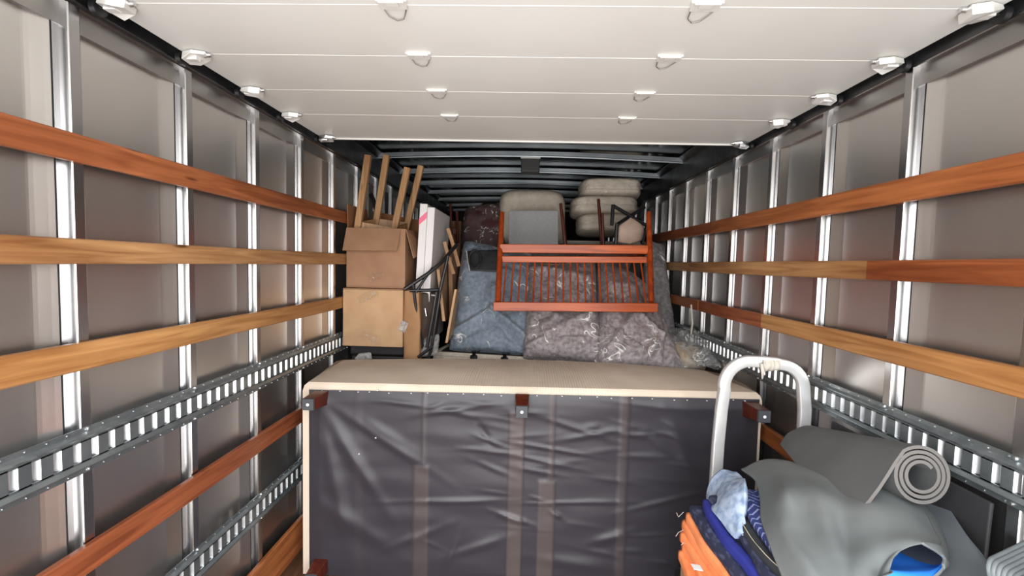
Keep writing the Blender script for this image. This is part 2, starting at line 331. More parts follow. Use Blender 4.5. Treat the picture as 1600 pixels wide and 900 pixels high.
# ------------------------------------------------------------------ setting: truck box
XL, XR = 1.251, 1.263
Y0, Y1 = -.12, 7.6
ZF, ZT, ZR = -1.6, .655, .86
DP = .4064
def sidef(s):
    X = XL if s < 0 else XR
    return lambda d, y, z: Vector((s*(X-d), y, z+H))
seams = {-1: [1.1526+DP*k for k in range(-3, 16)], 1: [1.4862+DP*k for k in range(-4, 15)]}
rails = []
for s in (-1, 1):
    P = sidef(s); nm = 'wall_left' if s < 0 else 'wall_right'
    mb = MB()
    for k, y in enumerate(seams[s]):
        ya = max(y-DP, Y0) if k else Y0
        if k == len(seams[s])-1: pass
        prof = [(ya+.012, .0)]+[(y-.060, .0), (y-.054, .0006), (y-.044, .0030), (y-.018, .0105), (y-.004, .0150)]
        for (a, da), (b, db) in zip(prof[:-1], prof[1:]):
            if b <= a: continue
            mb.add([P(da, a, ZF), P(db, b, ZF), P(db, b, ZT-.02), P(da, a, ZT-.02)], [(0,1,2,3)], 0)
        mb.prism([(.002, y-.0045), (.0158, y-.0045), (.0158, y-.0002), (.002, y-.0002)], ZF, ZT-.055, lambda d, yy, z: P(d, yy, z), 1)
    mb.add([P(0, seams[s][-1]+.01, ZF), P(0, Y1, ZF), P(0, Y1, ZT), P(0, seams[s][-1]+.01, ZT)], [(0,1,2,3)], 0)
    mb.box(*( (-XL-.03, -XL-.006) if s < 0 else (XR+.006, XR+.03)), Y0, Y1, ZF+H, ZR+H, 1)
    wall = struct(mb.build(nm, [ALU, SEAM], smooth=True, angle=60))
    # posts: pressed hat section, near flange on the seam
    hat = [(0,.013),(.019,.013),(.0215,.035),(.024,.0375),(.052,.0375),(.056,.035),(.060,.006),(.078,.004),(.078,.001),(0,.001)]
    proto = None
    for y in seams[s]:
        if proto is None:
            pb = MB(); pb.prism([(d_, q_) for d_, q_ in hat], ZF, ZT, lambda a, d, z: P(d, a, z))
            proto = pb.build('wall_post', POST, wall, smooth=True, angle=25); o = proto
        else: o = proto.copy(); C.objects.link(o)
        o.location = (0, y, 0)
    tp = MB(); tp.prism([(.001,ZT-.060),(.0175,ZT-.060),(.0175,ZT),(.034,ZT),(.034,ZT+.006),(.001,ZT+.006)], Y0, Y1, lambda d, z, y: P(d, y, z))
    tp.build('top_plate', TOPPL, wall)
    rb = MB(); rb.prism([(.0,ZT+.007),(.05,ZT+.007),(.055,ZT+.014),(.055,ZR-.05),(.09,ZR-.012),(.09,ZR-.002),(.0,ZR-.002)], 2.70, Y1, lambda d, z, y: P(d, y, z))
    rb.prism([(.0,ZT+.007),(.03,ZT+.007),(.03,ZR-.002),(.0,ZR-.002)], Y0, 2.70, lambda d, z, y: P(d, y, z))
    rails.append(rb.build('roof_rail', RAILM))

fb = MB(); fb.box(-XL, XR, Y0, Y1, H+ZF-.04, H+ZF); struct(fb.build('floor', FLOORM))
cb = MB(); cb.grid(lambda u, v: V(-XL+(XL+XR)*u, Y0+(Y1-Y0)*v, ZR + .03*math.sin(PI*u)), 24, 80)
cb.box(-XL-.03, XR+.03, Y0, Y1, H+ZR+.05, H+ZR+.07)
ceil = struct(cb.build('ceiling', ROOFM, smooth=True))
for o in rails: o.parent = ceil
bb = MB()
N = 20
for k in range(1):
    prof = [(-.020,.03),(-.019,.0),(-.009,-.003),(-.007,-.010),(.007,-.010),(.009,-.003),(.019,0),(.020,.03)]
    for i in range(N):
        u0, u1 = i/N, (i+1)/N
        zz = lambda u: ZR-.045+.032*math.sin(PI*u)
        xx = lambda u: -XL+.05+(XL+XR-.1)*u
        vs = [V(xx(u0), p, zz(u0)+q) for p, q in prof]+[V(xx(u1), p, zz(u1)+q) for p, q in prof]
        bb.add(vs, [(j, j+1, 8+j+1, 8+j) for j in range(7)])
bow0 = bb.build('roof_bow', BOWM, ceil, smooth=True, angle=30); bow0.location = (0, 2.98, 0)
for k in range(-4, 8):
    if k == 0: continue
    o = bow0.copy(); C.objects.link(o); o.location = (0, 2.98+.61*k, 0)
wf = MB(); wf.box(-XL, XR, Y1, Y1+.03, H+ZF, H+ZR+.02); struct(wf.build('wall_front', FRONTW))
# dome lamp hanging at the second bow
lm = thing('dome_light', 'small black square lamp housing under the metal roof bows', 'lamp', (0,0,0))
lb = MB(); yb = 2.98+.61
c = px(828.5, 264, yb+.1)
lb.box(c.x-.075, c.x+.075, yb+.032, yb+.13, c.z-.035, ZR+H-.0)
lb.build('housing', BLKP, lm, bevel=.006)
lb = MB(); lb.box(c.x-.078, c.x+.078, yb-.012, yb+.012, c.z+.062, c.z+.068); 
lb.build('mounting_strip', HINGE, lm)

# ------------------------------------------------------------------ roll-up door parked under the roof
DZ = .685
door = bpy.data.objects.new('door_1', None); C.objects.link(door); door.location = (0, 1.2, DZ+H); struct(door)
edges = [-.11, .03, .335, .635, .935, 1.236, 1.535, 1.845, 2.15, 2.56]
DXL, DXR = -1.175, 1.20
for i in range(len(edges)-1):
    a, b = edges[i], edges[i+1]
    pb = MB()
    pb.box(DXL, DXR, a+.0015, b-.0015, H+DZ, H+DZ+.018)
    pb.box(DXL, DXR, b-.002, b+.0012 if i < 8 else b, H+DZ-.0008, H+DZ+.001, 1)
    if i == 8: pb.box(DXL, DXR, b-.004, b+.004, H+DZ-.008, H+DZ+.03, 1)
    pb.build('door_panel', [DOORM, DOORSEAM], door, bevel=.0015)
def hinge(y, x):
    hb = MB(); z = H+DZ
    # folded white plate with cut-out, and the chalk-white wire loop beyond it
    hb.hexa([Vector(q) for q in ((x-.042,y-.03,z-.006),(x+.042,y-.03,z-.006),(x+.034,y+.012,z-.006),(x-.034,y+.012,z-.006),
                                 (x-.042,y-.03,z),(x+.042,y-.03,z),(x+.034,y+.012,z),(x-.034,y+.012,z))])
    hb.box(x-.017, x+.017, y-.026, y-.008, z-.010, z-.006)
    hb.tube([(x-.034,y-.030,z-.007),(x+.034,y-.030,z-.007)], .005, 8)
    o = hb.build('hinge', HINGE, door, bevel=.0015)
    hb = MB(); hb.tube([(x-.03,y+.012,z-.004),(x-.026,y+.045,z-.006),(x-.008,y+.066,z-.006),(x+.012,y+.058,z-.006),(x+.024,y+.03,z-.005),(x+.03,y+.012,z-.004)], .0016, 6)
    hb.build('lift_loop', ZINC, o, smooth=True)
for y in edges[1:-1]:
    for x in (-.372, .453): hinge(y, x)
def roller(y, s, end=False):
    P = (lambda x, yy, z: Vector((s*x, yy, z+H)))
    ex = (-DXL if s < 0 else DXR); hb = MB(); z = DZ
    m_ = HINGE
    # crumpled-looking pressed bracket
    pts = [(ex-.088,y-.030),(ex-.05,y-.044),(ex-.01,y-.030),(ex-.002,y+.02),(ex-.03,y+.036),(ex-.075,y+.022)]
    lo = [P(a, b, z-.004) for a, b in pts]; hi = [P(a+.004, b, z-.022+.009*math.sin(a*200+b*90)) for a, b in pts]
    n = len(pts)
    hb.add(lo+hi, [(i, (i+1) % n, n+(i+1) % n, n+i) for i in range(n)]+[tuple(range(n))[::-1], tuple(range(n, 2*n))])
    hb.box(*sorted((s*(ex-.05), s*(ex-.015))), y-.02, y+.004, z+H-.026, z+H-.014)
    b_ = hb.build('roller_bracket', ZINC if end else m_, door, bevel=.002)
    rb = MB(); rb.tube([P(ex-.005, y-.004, z-.016), P(ex+.03, y-.004, z-.016)], .005, 8)
    rb.tube([P(ex+.004, y-.004, z-.016), P(ex+.020, y-.004, z-.016)], .022, 14)
    rb.build('roller', BLKP, b_, smooth=True)
    rb = MB(); rb.tube([P(ex-.095, y-.008, z-.006), P(ex-.07, y-.008, z-.006)], [.007,.010], 10); rb.build('axle_nut', ZINC, b_, smooth=True)
for y in edges[1:-1]:
    for s in (-1, 1): roller(y, s)
for s in (-1, 1): roller(edges[-1]-.03, s, True)
for s in (-1, 1):
    P = sidef(s); tb = MB()
    e_ = (XL+DXL) if s < 0 else (XR-DXR)      # gap between wall and door edge
    tb.prism([(.031,ZT+.004),(e_-.028,ZT+.004),(e_-.028,ZT+.009),(.036,ZT+.009),(.036,ZT+.075),(.031,ZT+.075)], Y0, 2.68, lambda d, z, y: P(d, y, z))
    tb.build('door_track', RAILM, door, bevel=.001)

# ------------------------------------------------------------------ wooden lashing slats
def slat(s, z, y0, y1, m, label, wid=.076, th=.020, twist=0, group=None):
    P = sidef(s); sb = MB(); n = 24
    d0 = .0395
    def pt(d, q, y):
        wob = .0025*math.sin(y*2.1+z*9)+.0015*math.sin(y*5.3)
        return P(d0+d+wob, y, z+q*(1+.03*math.sin(y*3+z*5))+.002*math.sin(y*1.7))
    for i in range(n):
        a = y0+(y1-y0)*i/n; b = y0+(y1-y0)*(i+1)/n
        prof = [(0,-wid/2),(th-.004,-wid/2),(th,-wid/2+.004),(th,wid/2-.004),(th-.004,wid/2),(0,wid/2)]
        vs = [pt(d, q, a) for d, q in prof]+[pt(d, q, b) for d, q in prof]
        fs = [(k, (k+1) % 6, 6+(k+1) % 6, 6+k) for k in range(6)]
        if i == 0: fs.append((5,4,3,2,1,0))
        if i == n-1: fs.append((6,7,8,9,10,11))
        sb.add(vs, fs)
    o = sb.build('timber_rail', m, smooth='weld', angle=25); tag(o, label, 'wooden rail', group); return o
W_red = wood('slat_reddish', srgb(182,112,70), srgb(132,72,42), 'Y')
W_mid = wood('slat_honey', srgb(200,156,108), srgb(150,104,66), 'Y')
W_yel = wood('slat_yellow', srgb(210,160,104), srgb(166,116,68), 'Y')
W_dk = wood('slat_rust', srgb(176,104,68), srgb(126,68,44), 'Y')
W_r2 = wood('slat_orange', srgb(194,122,74), srgb(142,82,46), 'Y')
slat(-1, .276, Y0, 5.5, W_red, 'reddish-brown lashing slat, topmost on the wall behind the open cardboard box')
slat(-1, .0015, Y0, 5.5, W_mid, 'honey-coloured lashing slat, second from top on the wall behind the cardboard boxes', .068)
slat(-1, -.283, Y0, 5.5, W_yel, 'yellow-brown lashing slat just above the slotted track on the box side', .074)
slat(-1, -.853, Y0, 5.5, W_dk, 'rust-red lashing slat between the two slotted tracks on the box side', .080)
slat(1, .262, Y0, 2.97, W_r2, 'orange-brown lashing slat, topmost on the wall above the hand truck', .078)
slat(1, .262, 2.973, 6.5, W_dk, 'darker far length of the topmost slat, beyond the joint behind the wooden bench', .078)
slat(1, .003, Y0, 1.62, W_red, 'red-brown near length of the middle slat over the rolled foam mat', .070)
slat(1, .003, 1.622, 6.5, W_mid, 'paler far length of the middle slat on the wall above the hand truck', .070)
slat(1, -.264, Y0, 2.30, W_yel, 'light knotty lashing slat directly above the slotted track over the hand truck', .073)
slat(1, -.264, 2.302, 3.13, W_dk, 'dark red stretch of lashing slat just beyond the light knotty one', .073)
slat(1, -.264, 3.15, 6.5, W_r2, 'far end of the low lashing slat with a cord hanging beside it', .073)
slat(1, -.82, Y0, 5.5, W_r2, 'short visible orange slat between the sofa corner and the hand truck', .080)
for s, l_ in ((-1, 'broad orange kick board at floor level beside the sofa end with brown leg'), (1, 'kick board at floor level on the hand truck side')):
    P = sidef(s); kb = MB(); kb.prism([(.040,ZF+.002),(.058,ZF+.002),(.058,-1.43),(.055,-1.425),(.040,-1.425)], Y0, 5.5, lambda d, z, y: P(d, y, z))
    tag(kb.build('kick_board', W_r2), l_, 'kick board')

# ------------------------------------------------------------------ slotted cargo tracks
def track(s, zc, y0, y1, label, phase):
    P = sidef(s); t = thing('cargo_track', label, 'cargo track', P(.04, (y0+y1)/2, zc))
    d0 = .0355; w2 = .062
    mb = MB()
    # flanges and the two pressed ridges (upper and lower)
    for sg in (-1, 1):
        prof = [(d0+.001,.0640),(d0+.004,.0640),(d0+.004,.0510),(d0+.017,.0455),(d0+.019,.0420),(d0+.016,.0385),(d0+.009,.0330),(d0+.009,.0265),(d0+.006,.0265),(d0+.006,.030),(d0+.001,.048)]
        mb.prism([(d, zc+sg*q) for d, q in prof], y0, y1, lambda d, z, y: P(d, y, z))
    # web with slots, 2 inch pitch
    p = .0508; n = int((y1-y0)/p); dw = d0+.009; hh = .0262; sw = .021
    for i in range(n):
        a = y0+i*p; b = a+(p-sw)
        c_ = a+p
        mb.box(*sorted((P(dw-.003,0,0).x, P(dw,0,0).x)), a, b, H+zc-hh-.004, H+zc+hh+.004)
        # rolled-in lip on the far side of each slot, facing out of the truck
        k = 5
        for j in range(k):
            t0, t1 = j/k*PI/2, (j+1)/k*PI/2; r = .012
            q = [(c_-r*math.cos(t0)*0 - r*(1-math.sin(t0))*.6, dw-r*(1-math.sin(t0))), (c_-r*(1-math.sin(t1))*.6, dw-r*(1-math.sin(t1)))]
            (ya, da), (yb_, db) = q
            mb.add([P(da,ya,zc-hh), P(db,yb_,zc-hh), P(db,yb_,zc+hh), P(da,ya,zc+hh)], [(0,1,2,3)], 1)
        mb.add([P(dw-.012,c_-.0072,zc-hh), P(dw-.012,c_-.0142,zc-hh), P(dw-.012,c_-.0142,zc+hh), P(dw-.012,c_-.0072,zc+hh)], [(0,1,2,3)], 1)
    # small rivets along both flanges, larger bolts at the posts
    rv = mb
    for i in range(int((y1-y0)/(p))):
        for sg in (-1, 1):
            a = P(d0+.003, y0+i*p+.02, zc+sg*.0575); b = P(d0+.0065, y0+i*p+.02, zc+sg*.0575)
            rv.tube([a, b], [.0028,.0018], 6, 2)
    for ys in seams[s]:
        if y0 < ys+.04 < y1:
            for sg in (-1, 1):
                rv.tube([P(d0+.003, ys+.04, zc+sg*.0575), P(d0+.009, ys+.04, zc+sg*.0575)], [.0062,.004], 8, 2)
    mb.build('rail', [TRACK, TRACKLIP_LIT, ZINC], t, smooth=True, angle=30)
    return t
track(-1, -.5475, .10, 5.5, 'upper slotted steel lashing track along the wall on the cardboard box side', 0)
track(-1, -1.166, .10, 5.5, 'lower slotted steel lashing track, near the floor beside the upended sofa', 0)
track(1, -.5115, .10, 5.5, 'slotted steel lashing track behind the hand truck and rolled foam mat', 0)

# ------------------------------------------------------------------ upended sofa
sofa = thing('sofa', 'beige sofa tipped over, black underside facing out, wooden feet at its corners', 'sofa', V(0, 2.4, -1.6))
SY = 2.15
out = [(-1.085,SY),(-1.10,2.3),(-1.145,2.66),(-1.12,2.70),(-.5,2.755),(.0,2.765),(.6,2.73),(1.07,2.63),(1.13,2.55),(1.165,2.3),(1.15,SY)]
mb = MB()
n = len(out); NZ = 10
rings = []
for (ins, z) in ((0,-1.595),(0,-.70),(.0,-.655),(.006,-.632),(.02,-.617)):
    r = []
    cx, cy = .02, 2.45
    for x, y in out:
        kx = (x-cx); ky = (y-cy)
        zt = z + (.012 if z > -.64 else 0)*math.cos((x)/1.2*PI/2) + (.02*(x+1.1)/2.3 if z > -.66 else 0)
        r.append(V(x-math.copysign(min(ins, abs(kx)), kx), y-math.copysign(ins, ky), zt))
    rings.append(r)
vs = [p for r in rings for p in r]
fs = [(k*n+i, k*n+(i+1) % n, (k+1)*n+(i+1) % n, (k+1)*n+i) for k in range(len(rings)-1) for i in range(n)]
fs.append(tuple(range(n))[::-1])
mb.add(vs, fs)
# crowned top (the sofa's back panel)
top = rings[-1]
ctr = [V(-1.0+2.05*i/8, 2.45, -.596+.016*math.cos((i/8-.5)*2.6)+.02*i/8) for i in range(9)]
b0 = len(mb.v)
front = [top[0], top[10]]
def topfn(u, v):
    x0 = top[0]; x1 = top[10]
    f_ = x0.lerp(x1, u)
    # back edge polyline
    bk = top[3:8]; q = u*(len(bk)-1); i = min(int(q), len(bk)-2); bp_ = bk[i].lerp(bk[i+1], q-i)
    p = f_.lerp(bp_, v); p = p.copy(); p.z += .016*math.sin(PI*v)*(math.sin(PI*min(max(u,0),1))**.4)+.002*noise.noise(Vector((u*14, v*4, 3)))
    return p
mb.grid(topfn, 40, 12)
mb.add([top[0], top[1], top[2], top[3]], [(0,1,2,3)])
mb.add([top[7], top[8], top[9], top[10]], [(0,1,2,3)])
mb.build('body', SOFAM, sofa, smooth='weld', angle=50)

creases = []
rc = random.Random(3)
def seg(x1, y1, x2, y2, w_, h_):
    a = px(x1, y1, 2.13); b = px(x2, y2, 2.13); creases.append((a.x, a.z, b.x, b.z, w_, h_))
for a in [(500,630,600,790,.030,.016),(500,640,545,850,.035,.014),(505,625,680,740,.022,.010),(640,610,720,622,.012,.006),(745,660,770,700,.016,-.008),
          (742,680,790,700,.009,.010),(790,690,930,715,.008,.009),(780,706,905,735,.009,.008),(800,730,880,745,.010,.007),(740,720,800,745,.012,.006),
          (620,785,800,782,.012,.010),(795,788,968,786,.006,.007),(770,800,830,820,.012,.014),(860,800,880,812,.01,.01),(975,800,1100,770,.012,.008),(690,640,760,655,.014,.007),
          (660,640,700,628,.012,.006),(650,650,790,628,.012,.006),(840,650,960,690,.014,.008),(870,690,975,672,.013,.008),(900,620,1060,640,.012,.006),(920,850,990,830,.02,.010),
          (600,860,700,820,.02,.009),(700,870,790,840,.02,.010),(690,900,720,830,.018,.008),(1010,680,1060,720,.02,.009),(1040,640,1090,760,.03,.010),(1090,650,1180,760,.04,.012),
          (470,760,640,880,.04,.010),(560,650,640,700,.02,.008),(825,870,960,890,.03,.010),(560,620,700,640,.012,.006),(700,625,780,632,.010,.005)]: seg(*a)
for k in range(34):
    x = rc.uniform(640, 1080); y = rc.uniform(630, 880); L = rc.uniform(30, 110); creases_h = rc.uniform(.002, .0055)
    seg(x, y, x+L, y+rc.uniform(-14, 22), rc.uniform(.006, .014), creases_h)
def band(x, z):
    b = 0; zz = z
    def st(x0, x1, e=.004): return max(0, min(1, (x-x0)/e+.5))*max(0, min(1, (x1-x)/e+.5))
    def lo(z0): return max(0, min(1, (z0-zz)/.01+.5))
    b = max(b, .75*st(-.525,-.450)*lo(-1.005)); b = max(b, .55*st(-.482,-.468)*(1-lo(-1.005)))
    b = max(b, .8*st(-.060,.012)*lo(-.72)); b = max(b, .75*st(.088,.172)*lo(-1.06)); b = max(b, .5*st(.135,.160)*(1-lo(-1.06)))
    b = max(b, .5*st(.478,.515)); b = max(b, .12*st(-.82,-.78))
    return b*(.75+.5*(noise.noise(Vector((x*5, z*3, 1)))+.3))
CX0, CX1, CZ0, CZ1 = -1.05, 1.135, -1.593, -.640
def cov(u, v):
    x = CX0+(CX1-CX0)*u; z = CZ0+(CZ1-CZ0)*v + (.022*u-.006)*v
    zr = z
    e = min(u, 1-u)*(CX1-CX0); e2 = min(v, 1-v)*(CZ1-CZ0); k = min(1, e/.06)*min(1, e2/.05)
    d = .004+.010*k
    d += k*(.005*noise.noise(Vector((x*2.0, z*7, 0)))+.0035*noise.noise(Vector((x*4, z*13, 4)))+.012*noise.noise(Vector((x*1.3, z*1.6, 9))))
    d += .006*band(x, zr)
    for (x1, z1, x2, z2, w_, h_) in creases:
        zw = z+H
        dx, dz = x2-x1, z2-z1; L2 = dx*dx+dz*dz; t = ((x-x1)*dx+(zw-z1)*dz)/L2
        if t < -.4 or t > 1.4: continue
        q = abs((x-x1)*dz-(zw-z1)*dx)/math.sqrt(L2)
        if q > 3*w_: continue
        tt = 1 if 0 <= t <= 1 else math.exp(-(min(abs(t), abs(t-1))/.18)**2)
        d += k*h_*tt*math.exp(-(q/w_)**2)*math.sin(PI*min(max(t, 0.08), .92))
    return V(x, SY-.002-d, z)
mb = MB(); mb.grid(cov, 250, 110)
co = mb.build('dust_cover', COVER, sofa, smooth='all')
at = co.data.attributes.new('band', 'FLOAT', 'POINT')
for i, v in enumerate(co.data.vertices): at.data[i].value = max(0, min(1, band(v.co.x, v.co.z-H)))
# staples along the top hem
st = MB()
for i in range(24):
    x = -1.0+2.08*i/23+rc.uniform(-.02, .02); p = V(x, SY-.012, -.652+.02*(x+1.05)/2.1+rc.uniform(-.004, .004)); st.box(p.x-.003, p.x+.003, p.y-.001, p.y+.004, p.z-.0012, p.z+.0012)
for q in ((588,683),(562,708),(591,609)): 
    p = px(*q, 2.13); st.box(p.x-.003, p.x+.003, p.y-.012, p.y+.0, p.z-.002, p.z+.002)
o = st.build('staple', SCREW, sofa); o['kind'] = 'stuff'
def sofa_leg(x, z, dx, dz, L=.105, w_=.055):
    a = V(x, SY-.012, z); b = a+Vector((dx, -L, dz)); lb = MB()
    q = lambda c, r: [c+Vector((-r,0,-r)), c+Vector((r,0,-r)), c+Vector((r,0,r)), c+Vector((-r,0,r))]
    A = q(a, w_*.62); B = q(b, w_*.5)
    lb.hexa(A+B); o = lb.build('leg', LEGW, sofa, bevel=.003)
    pb = MB(); c2 = b+Vector((0,-.012,0))
    pb.hexa(q(b, w_*.5)+q(c2, w_*.48)); pb.tube([c2, c2+Vector((0,-.003,0))], [.008,.006], 12, 1)
    pb.build('foot_pad', [FELT, SCREW], o, bevel=.001)
sofa_leg(-.985, -.682, -.012, .0)
sofa_leg(0.0, -.665, .0, -.018)
sofa_leg(1.085, -.668, .012, .0)
sofa_leg(-.985, -1.535, -.0, .0)
sofa_leg(1.07, -1.535, .0, .0)

# ------------------------------------------------------------------ second sofa under the bagged cushions
s2 = thing('sofa', 'cream-edged sofa lying underside up behind the tipped beige sofa, bagged cushions on it', 'sofa', V(.25, 3.5, -1.6))
A = Vector((-.655, 3.20, 0)); B = Vector((1.12, 2.925, 0)); d = (B-A).normalized(); nrm = Vector((-d.y, d.x, 0))
W2 = (B-A).length
def s2p(a, b, z): p = A+d*a+nrm*b; return Vector((p.x, p.y, z+H))
mb = MB()
zt = -.655
# body ring with raised cream rim
mb.hexa([s2p(0,0,-1.595), s2p(W2,0,-1.595), s2p(W2,.74,-1.595), s2p(0,.74,-1.595), s2p(0,0,zt-.03), s2p(W2,0,zt-.03), s2p(W2,.74,zt-.03), s2p(0,.74,zt-.03)])
for a0, a1, b0_, b1_ in ((0,W2,0,.028),(0,W2,.712,.74),(0,.028,.028,.712),(W2-.028,W2,.028,.712)):
    mb.hexa([s2p(a0,b0_,zt-.03), s2p(a1,b0_,zt-.03), s2p(a1,b1_,zt-.03), s2p(a0,b1_,zt-.03), s2p(a0,b0_,zt), s2p(a1,b0_,zt), s2p(a1,b1_,zt), s2p(a0,b1_,zt)])
mb.build('body', SOFA2M, s2, bevel=.006)
mb = MB(); mb.grid(lambda u, v: s2p(.03+(W2-.06)*u, .03+.68*v, zt-.012+.006*noise.noise(Vector((u*9, v*7, 2)))), 40, 20)
mb.build('dust_cover', BLKC, s2, smooth='all', solid=.003)
for x0 in (738, 788):
    mb = MB(); p0 = px(x0, 556, 3.03)
    path = [s2p((p0.x-A.x)/d.x+.002*0, b_, z_) for b_, z_ in ((-.010,zt-.07),(-.012,zt-.01),(.0,zt+.012),(.04,zt+.013),(.09,zt+.006))]
    mb.tube(path, .01, 12, flat=(.052,.008), up=Vector((0,.3,1)))
    mb.build('strap', BLKP, s2, smooth=True, angle=50)

# ------------------------------------------------------------------ cushions
def padded(c, thick, p=4.0, wr=.01, sc=5, seed=0, nu=34, nv=34, off=0, extra=None, rnd=.22):
    TL, TR, BR, BL = [Vector(q) for q in c]; n0 = (TR-TL).cross(BL-TL).normalized()
    if n0.y > 0: n0 = -n0
    ctr = (TL+TR+BR+BL)/4
    def mapu(t): return math.copysign(math.sin(PI/2*abs(2*t-1))**.9, 2*t-1) if t != .5 else 0
    def fn(sg):
        def g(a, b):
            u = mapu(a); v = mapu(b)
            us = u*math.sqrt(1-rnd*v**4); vs_ = v*math.sqrt(1-rnd*u**4)
            q = TL.lerp(TR, (us+1)/2).lerp(BL.lerp(BR, (us+1)/2), (vs_+1)/2)
            h0 = 0
            h = (max(0, 1-abs(u)**p)*max(0, 1-abs(v)**p))**(1/2.4)
            # corners poke out, edges draw in
            k = .035*(1-(abs(u)*abs(v)))*(abs(u)**8+abs(v)**8)
            q = q+(ctr-q)*k
            e = wr*noise.fractal(Vector((q.x*sc+seed, q.z*sc, seed*1.7)), .7, 2.1, 4)*min(1, h*3)
            if extra: e += 1.25*extra(u, v)*min(1, h*2)
            return q+n0*sg*(thick/2*h+off+e*(1 if sg > 0 else .3))
        return g
    return fn(1), fn(-1), nu, nv
def cushion_mesh(name, m, parent, *a, **k):
    f1, f2, nu, nv = padded(*a, **k); mb = MB(); mb.grid(f1, nu, nv); mb.grid(f2, nu, nv)
    return mb.build(name, m, parent, smooth='weld', angle=180)
def ridge(u, v, x1, y1, x2, y2, w_, h_):
    dx, dy = x2-x1, y2-y1; L2 = dx*dx+dy*dy; t = max(0, min(1, ((u-x1)*dx+(v-y1)*dy)/L2)); q2 = (u-x1-dx*t)**2+(v-y1-dy*t)**2
    return h_*math.exp(-q2/w_/w_)
def bag_cushion(label, m, c, thick, seed, extra=None, wr=.02):
    t = thing('cushion', label, 'cushion', (Vector(c[2])+Vector(c[3]))/2, 'sofa cushions stood up in clear bags')
    cushion_mesh('pad', m, t, c, thick, 6, wr, 4.5, seed, rnd=.06, nu=70, nv=70, extra=extra)
    cushion_mesh('plastic_bag', FILM, t, c, thick, 6, wr, 4.5, seed, rnd=.06, nu=70, nv=70, off=.006, extra=extra)
    return t
YB = 3.22
def star(u, v):
    return (ridge(u,v,-.9,.75,.0,.30,.05,.03)+ridge(u,v,.0,.30,.9,.75,.05,.03)-ridge(u,v,-.5,-.6,.6,-.5,.04,.015)-ridge(u,v,-.9,.9,-.1,.62,.04,.014)+ridge(u,v,.0,-.1,.0,.30,.08,.02)-ridge(u,v,-.7,.55,.0,.22,.05,.02)-ridge(u,v,.1,.5,.85,.95,.06,.02)+ridge(u,v,-.25,-.1,-.25,.25,.05,-.02))
def starC(u, v):
    return (-ridge(u,v,-.8,.35,.0,.7,.03,.016)-ridge(u,v,.5,.9,.8,.1,.04,.016)+ridge(u,v,-.9,.8,-.1,.15,.06,.025)+ridge(u,v,-.2,-.1,.5,.5,.05,.025)+ridge(u,v,-.9,-.3,.2,-.5,.08,.02)+ridge(u,v,.0,.9,.5,.5,.08,.025)-ridge(u,v,.3,-.8,.5,.0,.05,.02))
def starB(u, v):
    return (-ridge(u,v,-.9,.75,.6,.62,.03,.014)-ridge(u,v,-.2,.0,.3,-.9,.04,.014)+ridge(u,v,-.9,.9,.9,.2,.07,.022)+ridge(u,v,-.8,.1,-.1,.35,.06,.018)-ridge(u,v,-.6,.4,.6,.05,.06,.02)+ridge(u,v,-.9,-.6,.8,-.4,.08,.02))
bag_cushion('slate-blue bagged cushion stood under the black bag, with crossed folds', BLUEF, (px(724,376,3.72), px(836,398,3.68), pz(827,557,-.665), pz(700,549,-.665)), .22, 1, star)
bag_cushion('taupe bagged cushion between the slate-blue one and the widest grey one', GREYF, (px(826,400,3.66), px(930,404,3.62), pz(941,569,-.668), pz(815,562,-.668)), .22, 5, starB)
bag_cushion('wide grey-brown bagged cushion nearest the hand truck side', GREYF, (px(934,404,3.62), px(1006,448,3.55), pz(1068,584,-.672), pz(934,575,-.672)), .22, 9, starC)
bag_cushion('narrow grey bagged cushion standing tall behind the bench post by the wall', GREYF2, (px(1010,374,3.92), px(1036,382,3.90), px(1060,556,3.50), px(992,556,3.52)), .12, 13, None)
# folded cushion backs seen behind the spindles
bag_cushion('grey cushion leaning behind the middle spindles of the bench', GREYF2, (px(905,398,3.95), px(990,400,3.95), px(960,500,3.86), px(880,500,3.86)), .12, 17, None)
# dark red pillow in a shiny bag
t = thing('cushion', 'dark maroon round-topped cushion in a shiny clear bag above the slate-blue one', 'cushion', px(755,400,4.1), 'cushions in the back')
c = (px(724,322,4.15), px(790,318,4.15), px(788,430,4.0), px(718,430,4.0))
cushion_mesh('pad', MAROON, t, c, .22, 2.6, .02, 5, 3, nu=40, nv=40)
cushion_mesh('plastic_bag', FILMC, t, c, .25, 2.6, .05, 7, 6, nu=50, nv=50, off=.015)
t = thing('pouf', 'dark brown rounded pouf in the shadow behind the maroon cushion', 'pouf', px(765,330,4.7))
cushion_mesh('pad', mat('dark_brown_leather', srgb(60,40,34), .5), t, (px(750,316,4.7), px(782,316,4.7), px(782,380,4.7), px(748,380,4.7)), .3, 3, .005, 4, 3)

# cream cushions stacked on the trunk at the back
def cream(label, x0, y0, x1, y1, Y, thick, seed, p=5, lines=()):
    t = thing('cushion', label, 'cushion', px((x0+x1)/2, y1, Y), 'cream cushions wrapped in film at the back')
    c = (px(x0,y0,Y+.02), px(x1,y0+1,Y+.02), px(x1,y1+1,Y), px(x0,y1,Y))
    cushion_mesh('pad', CREAMC, t, c, thick, p, .004, 4, seed, rnd=.25, nu=40, nv=40, extra=lambda u, v: sum(ridge(u, v, -1, l_, 1, l_, .05, -.008) for l_ in lines))
    cushion_mesh('plastic_wrap', FILMC, t, c, thick, p, .010, 7, seed+2, rnd=.25, nu=50, nv=50, off=.008)
cream('large cream film-wrapped cushion stood behind the grey board', 779, 296, 884, 386, 4.15, .30, 2, 5)
cream('top cream cushion of the film-wrapped stack under the roof', 903, 284, 999, 314, 4.25, .42, 6, 6, (.3,))
